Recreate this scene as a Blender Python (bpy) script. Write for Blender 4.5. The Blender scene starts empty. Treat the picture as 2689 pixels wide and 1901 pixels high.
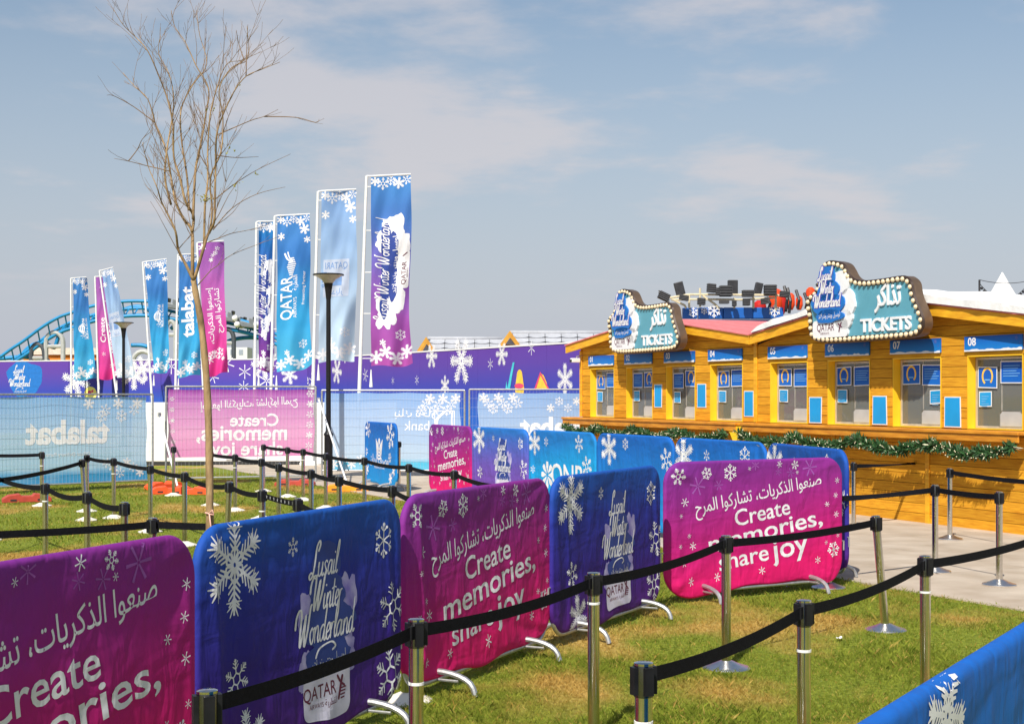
import bpy, bmesh, math, random
import numpy as np
from mathutils import Vector, Matrix, noise
R_ = math.radians
random.seed(7); np.random.seed(7)
SC = bpy.context.scene
COL = SC.collection

# ------------------------------------------------------------------ camera, sky, sun, exposure
F, CX, YH, HC = 3700.0, 1344.5, 1034.0, 1.85        # focal length and horizon in photo pixels, eye height
cam = bpy.data.cameras.new('camera'); cam_o = bpy.data.objects.new('camera', cam); COL.objects.link(cam_o)
cam.sensor_width = 36; cam.lens = F / 2689 * 36; cam.shift_y = (YH - 950.5) / 2689
cam.clip_end = 3000; cam.clip_start = .05
cam_o.location = (0, 0, HC); cam_o.rotation_euler = (R_(90), 0, 0)
SC.camera = cam_o

SUN_EL, SUN_AZ = 46.0, (-.33, -.944)                  # direction towards the sun on the ground
sun = bpy.data.lights.new('sun', 'SUN'); sun_o = bpy.data.objects.new('sun', sun); COL.objects.link(sun_o)
sun.energy = 5.0; sun.angle = R_(.55); sun.color = (1, .94, .84)
d = Vector((SUN_AZ[0] * math.cos(R_(SUN_EL)), SUN_AZ[1] * math.cos(R_(SUN_EL)), math.sin(R_(SUN_EL))))
sun_o.rotation_euler = (-d).to_track_quat('-Z', 'Y').to_euler(); sun_o.location = (0, -5, 30)

CLOUD_SEED = 21.6
world = bpy.data.worlds.new('World'); SC.world = world; world.use_nodes = True
wn, wl = world.node_tree.nodes, world.node_tree.links
bg = wn['Background']; bg.inputs['Strength'].default_value = .094
sky = wn.new('ShaderNodeTexSky'); sky.sky_type = 'NISHITA'; sky.sun_disc = False
sky.sun_elevation = R_(SUN_EL); sky.sun_rotation = math.atan2(SUN_AZ[0], SUN_AZ[1])
sky.air_density = 1.3; sky.dust_density = .9; sky.ozone_density = 2.4; sky.altitude = 10
def wnode(t, **k):
    n = wn.new(t)
    for a, b in k.items(): setattr(n, a, b)
    return n
tc = wnode('ShaderNodeTexCoord'); sep = wnode('ShaderNodeSeparateXYZ'); wl.new(tc.outputs['Generated'], sep.inputs[0])
zc = wnode('ShaderNodeMath', operation='MAXIMUM'); zc.inputs[1].default_value = .03; wl.new(sep.outputs[2], zc.inputs[0])
za = wnode('ShaderNodeMath', operation='ADD'); za.inputs[1].default_value = .12; wl.new(zc.outputs[0], za.inputs[0])
dx = wnode('ShaderNodeMath', operation='DIVIDE'); wl.new(sep.outputs[0], dx.inputs[0]); wl.new(za.outputs[0], dx.inputs[1])
dy = wnode('ShaderNodeMath', operation='DIVIDE'); wl.new(sep.outputs[1], dy.inputs[0]); wl.new(za.outputs[0], dy.inputs[1])
cmb = wnode('ShaderNodeCombineXYZ'); wl.new(dx.outputs[0], cmb.inputs[0]); wl.new(dy.outputs[0], cmb.inputs[1]); cmb.inputs[2].default_value = CLOUD_SEED
def wnoise(scale, detail, rough, dist=0):
    n = wnode('ShaderNodeTexNoise'); n.inputs['Scale'].default_value = scale; n.inputs['Detail'].default_value = detail; n.inputs['Roughness'].default_value = rough; n.inputs['Distortion'].default_value = dist
    wl.new(cmb.outputs[0], n.inputs['Vector']); return n.outputs[0]
big = wnoise(.75, 2, .5); puff = wnoise(2.6, 9, .56, .15)
cm = wnode('ShaderNodeMath', operation='MULTIPLY_ADD'); cm.inputs[1].default_value = .62; wl.new(big, cm.inputs[0])
cm2 = wnode('ShaderNodeMath', operation='MULTIPLY'); cm2.inputs[1].default_value = .5; wl.new(puff, cm2.inputs[0]); wl.new(cm2.outputs[0], cm.inputs[2])
cr = wnode('ShaderNodeValToRGB'); cr.color_ramp.interpolation = 'EASE'; cr.color_ramp.elements[0].position = .54; cr.color_ramp.elements[1].position = .68
cr.color_ramp.elements[1].color = (.7, .7, .7, 1); wl.new(cm.outputs[0], cr.inputs[0])
lowz = wnode('ShaderNodeMapRange'); lowz.interpolation_type = 'SMOOTHSTEP'; lowz.inputs[1].default_value = .045; lowz.inputs[2].default_value = .13; wl.new(sep.outputs[2], lowz.inputs[0])   # clouds sink into the haze
cf = wnode('ShaderNodeMath', operation='MULTIPLY'); wl.new(cr.outputs[0], cf.inputs[0]); wl.new(lowz.outputs[0], cf.inputs[1])
mx = wnode('ShaderNodeMix', data_type='RGBA'); wl.new(cf.outputs[0], mx.inputs[0])
hz_ = wnode('ShaderNodeMapRange'); hz_.interpolation_type = 'SMOOTHSTEP'; hz_.inputs[1].default_value = -.02; hz_.inputs[2].default_value = .36; hz_.inputs[3].default_value = .9; hz_.inputs[4].default_value = 0   # dusty air low over the ground
wl.new(sep.outputs[2], hz_.inputs[0]); mh = wnode('ShaderNodeMix', data_type='RGBA'); wl.new(hz_.outputs[0], mh.inputs[0]); wl.new(sky.outputs[0], mh.inputs[6]); mh.inputs[7].default_value = (4.9, 5.2, 6.2, 1)
wl.new(mh.outputs[2], mx.inputs[6]); mx.inputs[7].default_value = (6.6, 6.25, 6.45, 1)
wl.new(mx.outputs[2], bg.inputs['Color'])

SC.view_settings.view_transform = 'Standard'; SC.view_settings.look = 'None'
SC.view_settings.exposure = 0.12; SC.view_settings.gamma = 1; SC.view_settings.use_curve_mapping = False
SC.render.engine = 'CYCLES'; SC.cycles.use_denoising = True; SC.cycles.max_bounces = 8; SC.cycles.transparent_max_bounces = 12

# ------------------------------------------------------------------ from pixels to places
def GX(x, Y): return (x - CX) / F * Y
def GZ(y, Y): return HC - (y - YH) / F * Y
def P3(x, y, Y): return Vector((GX(x, Y), Y, GZ(y, Y)))
def GR(x, y):                                         # where a pixel meets the ground
    Y = F * HC / (y - YH); return Vector((GX(x, Y), Y, 0))
def UV(L, R, x, y):                                   # pixel on the vertical plane through L and R: run along it, height
    k = (x - CX) / F; dX, dY = R[0] - L[0], R[1] - L[1]
    t = (k * L[1] - L[0]) / (dX - k * dY); Y = L[1] + t * dY
    return t * math.hypot(dX, dY), GZ(y, Y)

# ------------------------------------------------------------------ mesh builder
def C(r, g, b):
    f = lambda v: (v / 255 / 12.92) if v <= 10.3 else ((v / 255 + .055) / 1.055) ** 2.4
    return (f(r), f(g), f(b), 1)
class MB:
    def __init__(s): s.v = []; s.f = []
    def add(s, vs, fs):
        n = len(s.v); s.v += [tuple(p) for p in vs]; s.f += [tuple(i + n for i in q) for q in fs]; return s
    def box(s, c, size, rz=0, rx=0, ry=0):
        M = Matrix.Translation(c) @ Matrix.Rotation(rz, 4, 'Z') @ Matrix.Rotation(ry, 4, 'Y') @ Matrix.Rotation(rx, 4, 'X')
        h = [x / 2 for x in size]
        vs = [M @ Vector((a * h[0], b * h[1], e * h[2])) for e in (-1, 1) for b in (-1, 1) for a in (-1, 1)]
        return s.add(vs, [(0, 2, 3, 1), (4, 5, 7, 6), (0, 1, 5, 4), (1, 3, 7, 5), (3, 2, 6, 7), (2, 0, 4, 6)])
    def bbox(s, x0, x1, y0, y1, z0, z1):
        return s.box(((x0 + x1) / 2, (y0 + y1) / 2, (z0 + z1) / 2), (x1 - x0, y1 - y0, z1 - z0))
    def tube(s, pts, r, n=8, cap=True, closed=False):
        pts = [Vector(p) for p in pts]; m = len(pts); rs = r if isinstance(r, (list, tuple)) else [r] * m
        vs = []; N = None
        for i, p in enumerate(pts):
            a = pts[i - 1] if (i or closed) else p; b = pts[(i + 1) % m] if (i < m - 1 or closed) else p
            t = (b - a)
            t = t.normalized() if t.length > 1e-9 else Vector((0, 0, 1))
            if N is None:
                N = t.orthogonal().normalized()
            else:
                N = N - t * N.dot(t); N = N.normalized() if N.length > 1e-6 else t.orthogonal().normalized()
            B = t.cross(N)
            for k in range(n):
                an = 2 * math.pi * k / n; vs.append(p + (N * math.cos(an) + B * math.sin(an)) * rs[i])
        fs = []
        for i in range(m if closed else m - 1):
            j = (i + 1) % m
            for k in range(n):
                fs.append((i * n + k, i * n + (k + 1) % n, j * n + (k + 1) % n, j * n + k))
        if cap and not closed: fs += [tuple(reversed(range(n))), tuple(range((m - 1) * n, m * n))]
        return s.add(vs, fs)
    def lathe(s, prof, n=24, c=(0, 0, 0)):
        vs = []; fs = []
        for r, z in prof:
            for k in range(n):
                a = 2 * math.pi * k / n; vs.append((c[0] + r * math.cos(a), c[1] + r * math.sin(a), c[2] + z))
        for i in range(len(prof) - 1):
            for k in range(n): fs.append((i * n + k, i * n + (k + 1) % n, (i + 1) * n + (k + 1) % n, (i + 1) * n + k))
        fs += [tuple(reversed(range(n))), tuple(range((len(prof) - 1) * n, len(prof) * n))]
        return s.add(vs, fs)
    def prism(s, poly, y0, y1):                        # polygon in x,z, extruded in y
        n = len(poly); vs = [(x, y0, z) for x, z in poly] + [(x, y1, z) for x, z in poly]
        return s.add(vs, [tuple(range(n)), tuple(reversed(range(n, 2 * n)))] + [(i, i + n, (i + 1) % n + n, (i + 1) % n) for i in range(n)])
    def prism_z(s, poly, z0, z1):
        n = len(poly); vs = [(x, y, z0) for x, y in poly] + [(x, y, z1) for x, y in poly]
        return s.add(vs, [tuple(reversed(range(n))), tuple(range(n, 2 * n))] + [(i, (i + 1) % n, (i + 1) % n + n, i + n) for i in range(n)])
    def sphere(s, c, r, n=10, m=6):
        prof = [(max(r * math.sin(math.pi * i / m), r * .02), -r * math.cos(math.pi * i / m)) for i in range(m + 1)]
        return s.lathe(prof, n, c)
    def mesh(s, name):
        me = bpy.data.meshes.new(name); me.from_pydata(s.v, [], s.f); me.update(); return me
def link(name, me, m, parent=None, smooth=False, loc=None, rz=0, bevel=0):
    o = bpy.data.objects.new(name, me); COL.objects.link(o)
    if m is not None and not me.materials: me.materials.append(m)
    if smooth:
        me.polygons.foreach_set('use_smooth', [True] * len(me.polygons))
        if smooth is not True and hasattr(me, 'set_sharp_from_angle'): me.set_sharp_from_angle(angle=R_(smooth))
    if parent: o.parent = parent
    if loc is not None: o.location = loc
    if rz: o.rotation_euler = (0, 0, rz)
    if bevel:
        b = o.modifiers.new('bevel', 'BEVEL'); b.width = bevel; b.segments = 2; b.limit_method = 'ANGLE'
    return o
def obj(name, mb, m, parent=None, **k): return link(name, mb.mesh(name), m, parent, **k)
def tag(o, label, cat, group=None, kind=None):
    if label: o['label'] = label
    if cat: o['category'] = cat
    if group: o['group'] = group
    if kind: o['kind'] = kind
    return o
def thing(name, label, cat, loc=(0, 0, 0), rz=0, group=None):
    o = bpy.data.objects.new(name, None); COL.objects.link(o); o.location = loc; o.rotation_euler = (0, 0, rz)
    o.empty_display_size = .1
    return tag(o, label, cat, group)

# ------------------------------------------------------------------ materials
MATS = {}
def newmat(name):
    m = bpy.data.materials.new(name); m.use_nodes = True; MATS[name] = m
    return m, m.node_tree.nodes, m.node_tree.links, m.node_tree.nodes['Principled BSDF']
def mat(name, col, rough=.5, metal=0, var=.12, vscale=6, bump=0, bscale=40, spec=None, stretch=None, col2=None, rand=0, emit=0, transl=0):
    if name in MATS: return MATS[name]
    m, n, l, p = newmat(name)
    p.inputs['Roughness'].default_value = rough; p.inputs['Metallic'].default_value = metal
    if spec is not None: p.inputs['Specular IOR Level'].default_value = spec
    t = n.new('ShaderNodeTexCoord'); src = t.outputs['Object']
    if stretch:
        mp = n.new('ShaderNodeMapping'); mp.inputs['Scale'].default_value = stretch; l.new(src, mp.inputs[0]); src = mp.outputs[0]
    nz = n.new('ShaderNodeTexNoise'); nz.inputs['Scale'].default_value = vscale; nz.inputs['Detail'].default_value = 5; l.new(src, nz.inputs['Vector'])
    mxx = n.new('ShaderNodeMix'); mxx.data_type = 'RGBA'
    a = col; b = col2 or tuple(min(1, c * (1 + 2 * var)) for c in col[:3]) + (1,)
    if not col2: a = tuple(c * (1 - var) for c in col[:3]) + (1,)
    mxx.inputs[6].default_value = a; mxx.inputs[7].default_value = b
    rp = n.new('ShaderNodeValToRGB'); rp.color_ramp.elements[0].position = .3; rp.color_ramp.elements[1].position = .7
    l.new(nz.outputs[0], rp.inputs[0]); l.new(rp.outputs[0], mxx.inputs[0])
    out = mxx.outputs[2]
    if rand:
        oi = n.new('ShaderNodeObjectInfo'); hs = n.new('ShaderNodeHueSaturation')
        ma = n.new('ShaderNodeMapRange'); ma.inputs[3].default_value = 1 - rand; ma.inputs[4].default_value = 1 + rand
        l.new(oi.outputs['Random'], ma.inputs[0]); l.new(ma.outputs[0], hs.inputs['Value']); l.new(out, hs.inputs['Color']); out = hs.outputs[0]
    l.new(out, p.inputs['Base Color'])
    if bump:
        b2 = n.new('ShaderNodeTexNoise'); b2.inputs['Scale'].default_value = bscale; b2.inputs['Detail'].default_value = 4; l.new(src, b2.inputs['Vector'])
        bp = n.new('ShaderNodeBump'); bp.inputs['Strength'].default_value = bump; bp.inputs['Distance'].default_value = .01
        l.new(b2.outputs[0], bp.inputs['Height']); l.new(bp.outputs[0], p.inputs['Normal'])
    if transl:
        tr = n.new('ShaderNodeBsdfTranslucent'); l.new(out, tr.inputs[0]); ms = n.new('ShaderNodeMixShader'); ms.inputs[0].default_value = transl
        l.new(p.outputs[0], ms.inputs[1]); l.new(tr.outputs[0], ms.inputs[2]); l.new(ms.outputs[0], n['Material Output'].inputs[0])
    return m
def creases(n, l, t, p, k, bp=None):
    """soft pulls and creases of a slack cloth sleeve, the same under print and ground colour"""
    h = None
    for sc_, rot_, st_ in ((3.2, .5, (1, 1, .28)), (4.5, -.7, (.4, 1, 1.2)), (9, 1.2, (1, 1, .45))):
        mp = n.new('ShaderNodeMapping'); mp.inputs['Rotation'].default_value = (0, rot_, 0); mp.inputs['Scale'].default_value = st_; l.new(t.outputs['Object'], mp.inputs[0])
        w = n.new('ShaderNodeTexNoise'); w.noise_type = 'RIDGED_MULTIFRACTAL' if sc_ < 4 else 'FBM'; w.inputs['Scale'].default_value = sc_; w.inputs['Detail'].default_value = 2.5; w.inputs['Distortion'].default_value = .6; l.new(mp.outputs[0], w.inputs['Vector'])
        if h is None: h = w.outputs[0]
        else: a = n.new('ShaderNodeMath'); a.operation = 'ADD'; l.new(h, a.inputs[0]); l.new(w.outputs[0], a.inputs[1]); h = a.outputs[0]
    b = n.new('ShaderNodeBump'); b.inputs['Strength'].default_value = k; b.inputs['Distance'].default_value = .02; l.new(h, b.inputs['Height'])
    if bp: l.new(bp.outputs[0], b.inputs['Normal'])
    l.new(b.outputs[0], p.inputs['Normal'])
def grad(name, stops, z0, z1, rough=.75, transl=0, alpha=1, xtilt=0, blotch=.12, wrinkle=0):
    """printed cloth: a colour gradient over the object's height (local z), slightly blotchy, with a fine weave"""
    if name in MATS: return MATS[name]
    m, n, l, p = newmat(name)
    p.inputs['Roughness'].default_value = rough; p.inputs['Specular IOR Level'].default_value = .25
    t = n.new('ShaderNodeTexCoord'); s = n.new('ShaderNodeSeparateXYZ'); l.new(t.outputs['Object'], s.inputs[0])
    nz = n.new('ShaderNodeTexNoise'); nz.inputs['Scale'].default_value = 2.2; nz.inputs['Detail'].default_value = 3; l.new(t.outputs['Object'], nz.inputs['Vector'])
    mr = n.new('ShaderNodeMapRange'); mr.inputs[1].default_value = z0; mr.inputs[2].default_value = z1; l.new(s.outputs[2], mr.inputs[0])
    ad = n.new('ShaderNodeMath'); ad.operation = 'MULTIPLY_ADD'; ad.inputs[1].default_value = blotch; l.new(nz.outputs[0], ad.inputs[0]); l.new(mr.outputs[0], ad.inputs[2])
    a2 = n.new('ShaderNodeMath'); a2.operation = 'MULTIPLY_ADD'; a2.inputs[1].default_value = xtilt; l.new(s.outputs[0], a2.inputs[0]); l.new(ad.outputs[0], a2.inputs[2])
    a3 = n.new('ShaderNodeMath'); a3.operation = 'SUBTRACT'; a3.inputs[1].default_value = blotch * .5; l.new(a2.outputs[0], a3.inputs[0])
    rp = n.new('ShaderNodeValToRGB'); e = rp.color_ramp.elements
    while len(e) < len(stops): e.new(.5)
    for el, (ps, c) in zip(e, stops): el.position = ps; el.color = c
    l.new(a3.outputs[0], rp.inputs[0]); l.new(rp.outputs[0], p.inputs['Base Color'])
    wv = n.new('ShaderNodeTexNoise'); wv.inputs['Scale'].default_value = 260; l.new(t.outputs['Object'], wv.inputs['Vector'])
    bp = n.new('ShaderNodeBump'); bp.inputs['Strength'].default_value = .12; bp.inputs['Distance'].default_value = .004; l.new(wv.outputs[0], bp.inputs['Height']); l.new(bp.outputs[0], p.inputs['Normal'])
    if wrinkle: creases(n, l, t, p, wrinkle, bp)
    sh = p.outputs[0]
    if transl:
        tr = n.new('ShaderNodeBsdfTranslucent'); l.new(rp.outputs[0], tr.inputs[0]); ms = n.new('ShaderNodeMixShader'); ms.inputs[0].default_value = transl
        l.new(sh, ms.inputs[1]); l.new(tr.outputs[0], ms.inputs[2]); sh = ms.outputs[0]
    if alpha < 1:
        tp = n.new('ShaderNodeBsdfTransparent'); ms = n.new('ShaderNodeMixShader'); ms.inputs[0].default_value = alpha
        l.new(tp.outputs[0], ms.inputs[1]); l.new(sh, ms.inputs[2]); sh = ms.outputs[0]
    if sh is not p.outputs[0]: l.new(sh, n['Material Output'].inputs[0])
    return m
M_CHROME = mat('polished_steel', (.62, .60, .57, 1), .16, 1, .06, 30)
M_BASE = mat('brushed_steel', (.80, .78, .75, 1), .34, 1, .05, 40)
M_HEAD = mat('dark_chrome', (.16, .16, .17, 1), .2, 1, .06, 30)
M_BASEW = mat('cream_base', C(226, 220, 206), .5, 0, .05, 12)
M_GALV = mat('galvanised_steel', (.46, .47, .48, 1), .5, .8, .12, 30, .1, 120)
M_BLACK = mat('black_plastic', (.010, .010, .012, 1), .4, 0, .2, 20, spec=.3)
M_BELT = mat('black_webbing', (.006, .006, .009, 1), .8, 0, .25, 60, .3, 300, .12)
M_RUBBER = mat('dark_rubber', (.03, .03, .03, 1), .8)
M_WHITE = mat('white_print', (.80, .80, .82, 1), .7, 0, .04, 8)
M_WHITEC = mat('white_cover_print', (.74, .74, .78, 1), .75, 0, .06, 8); creases(M_WHITEC.node_tree.nodes, M_WHITEC.node_tree.links, [q for q in M_WHITEC.node_tree.nodes if q.type == 'TEX_COORD'][0], M_WHITEC.node_tree.nodes['Principled BSDF'], .85)
M_PALE = mat('pale_print', (.62, .60, .74, 1), .75, 0, .08, 8)
M_WPAINT = mat('white_paint', (.80, .80, .79, 1), .45, 0, .05, 10)
M_CLOUD = mat('airbrushed_cloud', C(120, 108, 190), .75, 0, .1, 9, col2=C(190, 184, 224))
M_NAVY = mat('navy_print', C(38, 62, 140), .75, 0, .08, 8)
M_BLUEP = mat('blue_print', C(24, 108, 190), .6, 0, .08, 8)
M_MAROON = mat('maroon_print', C(95, 20, 55), .7)
M_FAINT = mat('faint_violet_print', C(150, 80, 165), .75, 0, .1, 8)
M_FAINTB = mat('faint_blue_print', C(90, 110, 190), .75, 0, .1, 8)

# ------------------------------------------------------------------ flat print laid on surfaces
ARF = {'ا': (0xFE8D, 0xFE8E, 0, 0), 'أ': (0xFE83, 0xFE84, 0, 0), 'إ': (0xFE87, 0xFE88, 0, 0)}
for ch, b in zip('بتحدذرسشصعفقكلمنويط', (0xFE8F, 0xFE95, 0xFEA1, 0xFEA9, 0xFEAB, 0xFEAD, 0xFEB1, 0xFEB5, 0xFEB9, 0xFEC9, 0xFED1, 0xFED5, 0xFED9, 0xFEDD, 0xFEE1, 0xFEE5, 0xFEED, 0xFEF1, 0xFEC1)):
    ARF[ch] = (b, b + 1, 0, 0) if ch in 'دذرو' else (b, b + 1, b + 2, b + 3)
ARF['ة'] = (0xFE93, 0xFE94, 0, 0); ARF['خ'] = (0xFEA5, 0xFEA6, 0xFEA7, 0xFEA8); ARF['ئ'] = (0xFE89, 0xFE8A, 0xFE8B, 0xFE8C)
ARF['لا'] = (0xFEFB, 0xFEFC, 0, 0)
def arab(s):
    """joined letter forms, in visual order"""
    L = []; i = 0
    while i < len(s):
        if s[i:i + 2] == 'لا': L.append('لا'); i += 2
        else: L.append(s[i]); i += 1
    o = []
    for i, c in enumerate(L):
        if c not in ARF: o.append(c); continue
        pj = i > 0 and L[i - 1] in ARF and ARF[L[i - 1]][2] != 0
        nj = ARF[c][2] != 0 and i + 1 < len(L) and L[i + 1] in ARF
        o.append(chr(ARF[c][3 if pj and nj else 1 if pj else 2 if nj else 0]))
    return ''.join(reversed(o))
_tx = {}
def glyphs(s, bold):
    """outline of a line of text as loose islands of triangles, cap height about .7 for size 1"""
    if (s, bold) in _tx: return _tx[(s, bold)]
    cu = bpy.data.curves.new('text', 'FONT'); cu.body = s; cu.offset = bold; cu.resolution_u = 3; cu.fill_mode = 'FRONT'
    o = bpy.data.objects.new('text', cu); COL.objects.link(o)
    me = o.evaluated_get(bpy.context.evaluated_depsgraph_get()).to_mesh()
    V = [(v.co.x, v.co.y) for v in me.vertices]; Fc = [tuple(p.vertices) for p in me.polygons]
    bpy.data.objects.remove(o); bpy.data.curves.remove(cu)
    par = list(range(len(V)))
    def fd(a):
        while par[a] != a: par[a] = par[par[a]]; a = par[a]
        return a
    for q in Fc:
        for k in q[1:]: par[fd(k)] = fd(q[0])
    isl = {}
    for q in Fc: isl.setdefault(fd(q[0]), []).append(q)
    out = []
    for fl in isl.values():
        ids = sorted({k for q in fl for k in q}); mp = {k: i for i, k in enumerate(ids)}
        out.append(([V[k] for k in ids], [tuple(mp[k] for k in q) for q in fl]))
    xs = [p[0] for p in V] or [0]
    _tx[(s, bold)] = (out, min(xs), max(xs)); return _tx[(s, bold)]
CURSIVE = {
 'u': ([[(0, .6), (.1, 1), (.1, .3), (.3, 0), (.6, .25), (.7, 1)], [(.7, 1), (.7, .2), (.85, 0), (1.02, .2)]], .95),
 's': ([[(.58, .85), (.38, 1.02), (.12, .82), (.3, .52), (.52, .25), (.32, 0), (.02, .14)]], .7),
 'a': ([[(.65, .85), (.4, 1), (.1, .7), (.05, .25), (.25, 0), (.55, .3), (.7, 1)], [(.7, 1), (.68, .2), (.82, 0), (1.0, .2)]], .95),
 'i': ([[(.1, 1), (.08, .2), (.22, 0), (.42, .2)], [(.18, 1.42), (.22, 1.55)]], .4),
 'l': ([[(.05, .3), (.42, 1.5), (.45, 2.2), (.28, 2.2), (.12, 1.2), (.12, .3), (.28, 0), (.48, .2)]], .45),
 'n': ([[(.1, 1), (.1, 0)], [(.1, .5), (.3, .92), (.5, 1), (.6, .7), (.58, .2), (.7, 0), (.88, .2)]], .86),
 't': ([[(.25, 1.8), (.15, .3), (.3, 0), (.5, .2)], [(-.12, 1.15), (.25, 1.25), (.62, 1.2)]], .5),
 'e': ([[(.05, .4), (.5, .6), (.5, .95), (.3, 1), (.08, .6), (.12, .15), (.35, 0), (.66, .25)]], .63),
 'r': ([[(.1, 1), (.1, 0)], [(.1, .5), (.3, .95), (.56, .98)]], .56),
 'o': ([[(.35, 1), (.08, .7), (.08, .3), (.32, 0), (.56, .3), (.58, .7), (.35, 1), (.5, .85), (.75, .95)]], .72),
 'd': ([[(.62, .85), (.4, 1), (.1, .7), (.05, .25), (.25, 0), (.55, .3), (.66, 1)], [(.8, 2.25), (.68, 1), (.66, .2), (.8, 0), (.98, .2)]], .92),
 'W': ([[(-.45, 1.1), (-.4, 1.8), (0, 2.25), (.32, 2.0), (.3, .8), (.38, 0), (.7, .8), (.98, 1.9), (.92, .7), (1.0, 0), (1.4, 1.0), (1.6, 2.3), (1.85, 2.4)]], 1.75),
 'L': ([[(.75, 1.75), (.95, 2.2), (.75, 2.5), (.45, 2.1), (.38, 1.2), (.2, .25), (-.2, -.1), (-.4, .15), (-.1, .35), (.35, .05), (.8, -.1), (1.05, .15)]], 1.0)}
def spline(pts, k=5):
    P = [pts[0]] + list(pts) + [pts[-1]]; out = []
    for i in range(1, len(P) - 2):
        a, b, c, e = P[i - 1], P[i], P[i + 1], P[i + 2]
        for j in range(k):
            t = j / k
            out.append(tuple(.5 * (2 * b[m] + (c[m] - a[m]) * t + (2 * a[m] - 5 * b[m] + 4 * c[m] - e[m]) * t * t + (3 * b[m] - a[m] - 3 * c[m] + e[m]) * t ** 3) for m in range(len(b))))
    return out + [tuple(pts[-1])]
class Ink:
    """a layer of print in (u, v), v up; pieces keep their own tiny lift so that no two lie in one plane"""
    def __init__(s): s.p = []; s.cur = 0; s.n = 0; s.names = {0: None}
    def group(s, nm=None): s.n += 1; s.cur = s.n; s.names[s.n] = nm
    def piece(s, vs, fs, lv=None): s.p.append((vs, fs, len(s.p) if lv is None else lv, s.cur)); return s
    def poly(s, pts, lv=None): return s.piece(list(pts), [tuple(range(len(pts)))], lv)
    def rect(s, x0, x1, y0, y1, lv=None): return s.poly([(x0, y0), (x1, y0), (x1, y1), (x0, y1)], lv)
    def disc(s, x, y, r, n=20, ry=None, lv=None): return s.poly([(x + r * math.cos(2 * math.pi * k / n), y + (ry or r) * math.sin(2 * math.pi * k / n)) for k in range(n)], lv)
    def rrect(s, x0, x1, y0, y1, r, lv=None):
        pts = []
        for cx, cy, a in ((x1 - r, y1 - r, 0), (x0 + r, y1 - r, 90), (x0 + r, y0 + r, 180), (x1 - r, y0 + r, 270)):
            pts += [(cx + r * math.cos(R_(a + k * 18)), cy + r * math.sin(R_(a + k * 18))) for k in range(6)]
        return s.poly(pts, lv)
    def blob(s, x, y, rx, ry, seed, amp=.22, n=40, lv=None):
        pts = []
        for k in range(n):
            a = 2 * math.pi * k / n
            m = 1 + amp * noise.noise((math.cos(a) * 1.7 + seed, math.sin(a) * 1.7, seed * .7)) * 2 + amp * .5 * noise.noise((math.cos(a) * 5 + seed, math.sin(a) * 5, seed))
            pts.append((x + rx * m * math.cos(a), y + ry * m * math.sin(a)))
        s.piece([(x, y)] + pts, [(0, 1 + k, 1 + (k + 1) % n) for k in range(n)], lv); return s
    def line(s, a, b, w, w2=None, lv=None):
        dx, dy = b[0] - a[0], b[1] - a[1]; L = math.hypot(dx, dy) or 1; nx, ny = -dy / L, dx / L; w2 = w if w2 is None else w2
        return s.poly([(a[0] + nx * w / 2, a[1] + ny * w / 2), (a[0] - nx * w / 2, a[1] - ny * w / 2), (b[0] - nx * w2 / 2, b[1] - ny * w2 / 2), (b[0] + nx * w2 / 2, b[1] + ny * w2 / 2)], lv)
    def stroke(s, pts, w, nib=True, lv=None):
        pts = spline(pts); vs = []; m = len(pts)
        for i, p in enumerate(pts):
            a = pts[max(i - 1, 0)]; b = pts[min(i + 1, m - 1)]; dx, dy = b[0] - a[0], b[1] - a[1]; L = math.hypot(dx, dy) or 1
            ww = w * (.55 + .6 * abs(dy) / L) if nib else w
            if nib and i in (0, m - 1): ww *= .6
            vs += [(p[0] - dy / L * ww / 2, p[1] + dx / L * ww / 2), (p[0] + dy / L * ww / 2, p[1] - dx / L * ww / 2)]
        return s.piece(vs, [(2 * i, 2 * i + 1, 2 * i + 3, 2 * i + 2) for i in range(m - 1)], lv)
    def text(s, t, x, y, size, al='C', rot=0, bold=0, shear=0, sx=1, mirror=False, width=None):
        isl, a, b = glyphs(t, bold); edge = None
        isl = sorted(isl, key=lambda q: min(p[0] for p in q[0]))
        if width: sx = width / ((b - a) * size)
        ox = {'L': a, 'C': (a + b) / 2, 'R': b}[al]; cr_, sr = math.cos(rot), math.sin(rot)
        for k, (vs, fs) in enumerate(isl):
            lo_ = min(p[0] for p in vs)
            if edge is None or lo_ > edge + .2: s.group()
            edge = max(edge or -1e9, max(p[0] for p in vs)); o = []
            for px, py in vs:
                X = ((px - ox) + shear * py) * size * sx * (-1 if mirror else 1); Y = py * size
                o.append((x + X * cr_ - Y * sr, y + X * sr + Y * cr_))
            s.piece(o, [tuple(reversed(q)) for q in fs] if mirror else fs, k % 2)
        s.cur = 0; return s
    def script(s, t, x, y, size, w=.16, rot=0, shear=.2, al='C', ys=1.22):
        s.group()
        tot = sum(CURSIVE[c][1] if c != ' ' else .55 for c in t); X = -tot / 2 if al == 'C' else 0; cr_, sr = math.cos(rot), math.sin(rot); lv = 0
        for c in t:
            if c == ' ': X += .55; continue
            st, ad = CURSIVE[c]
            for q in st:
                o = [((X + px + shear * py) * size, py * size * ys) for px, py in q]
                s.stroke([(x + a * cr_ - b * sr, y + a * sr + b * cr_) for a, b in o], w * size * (1.35 if c in 'LW' else 1), lv=lv % 5); lv += 1
            X += ad
        s.cur = 0; return s
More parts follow.
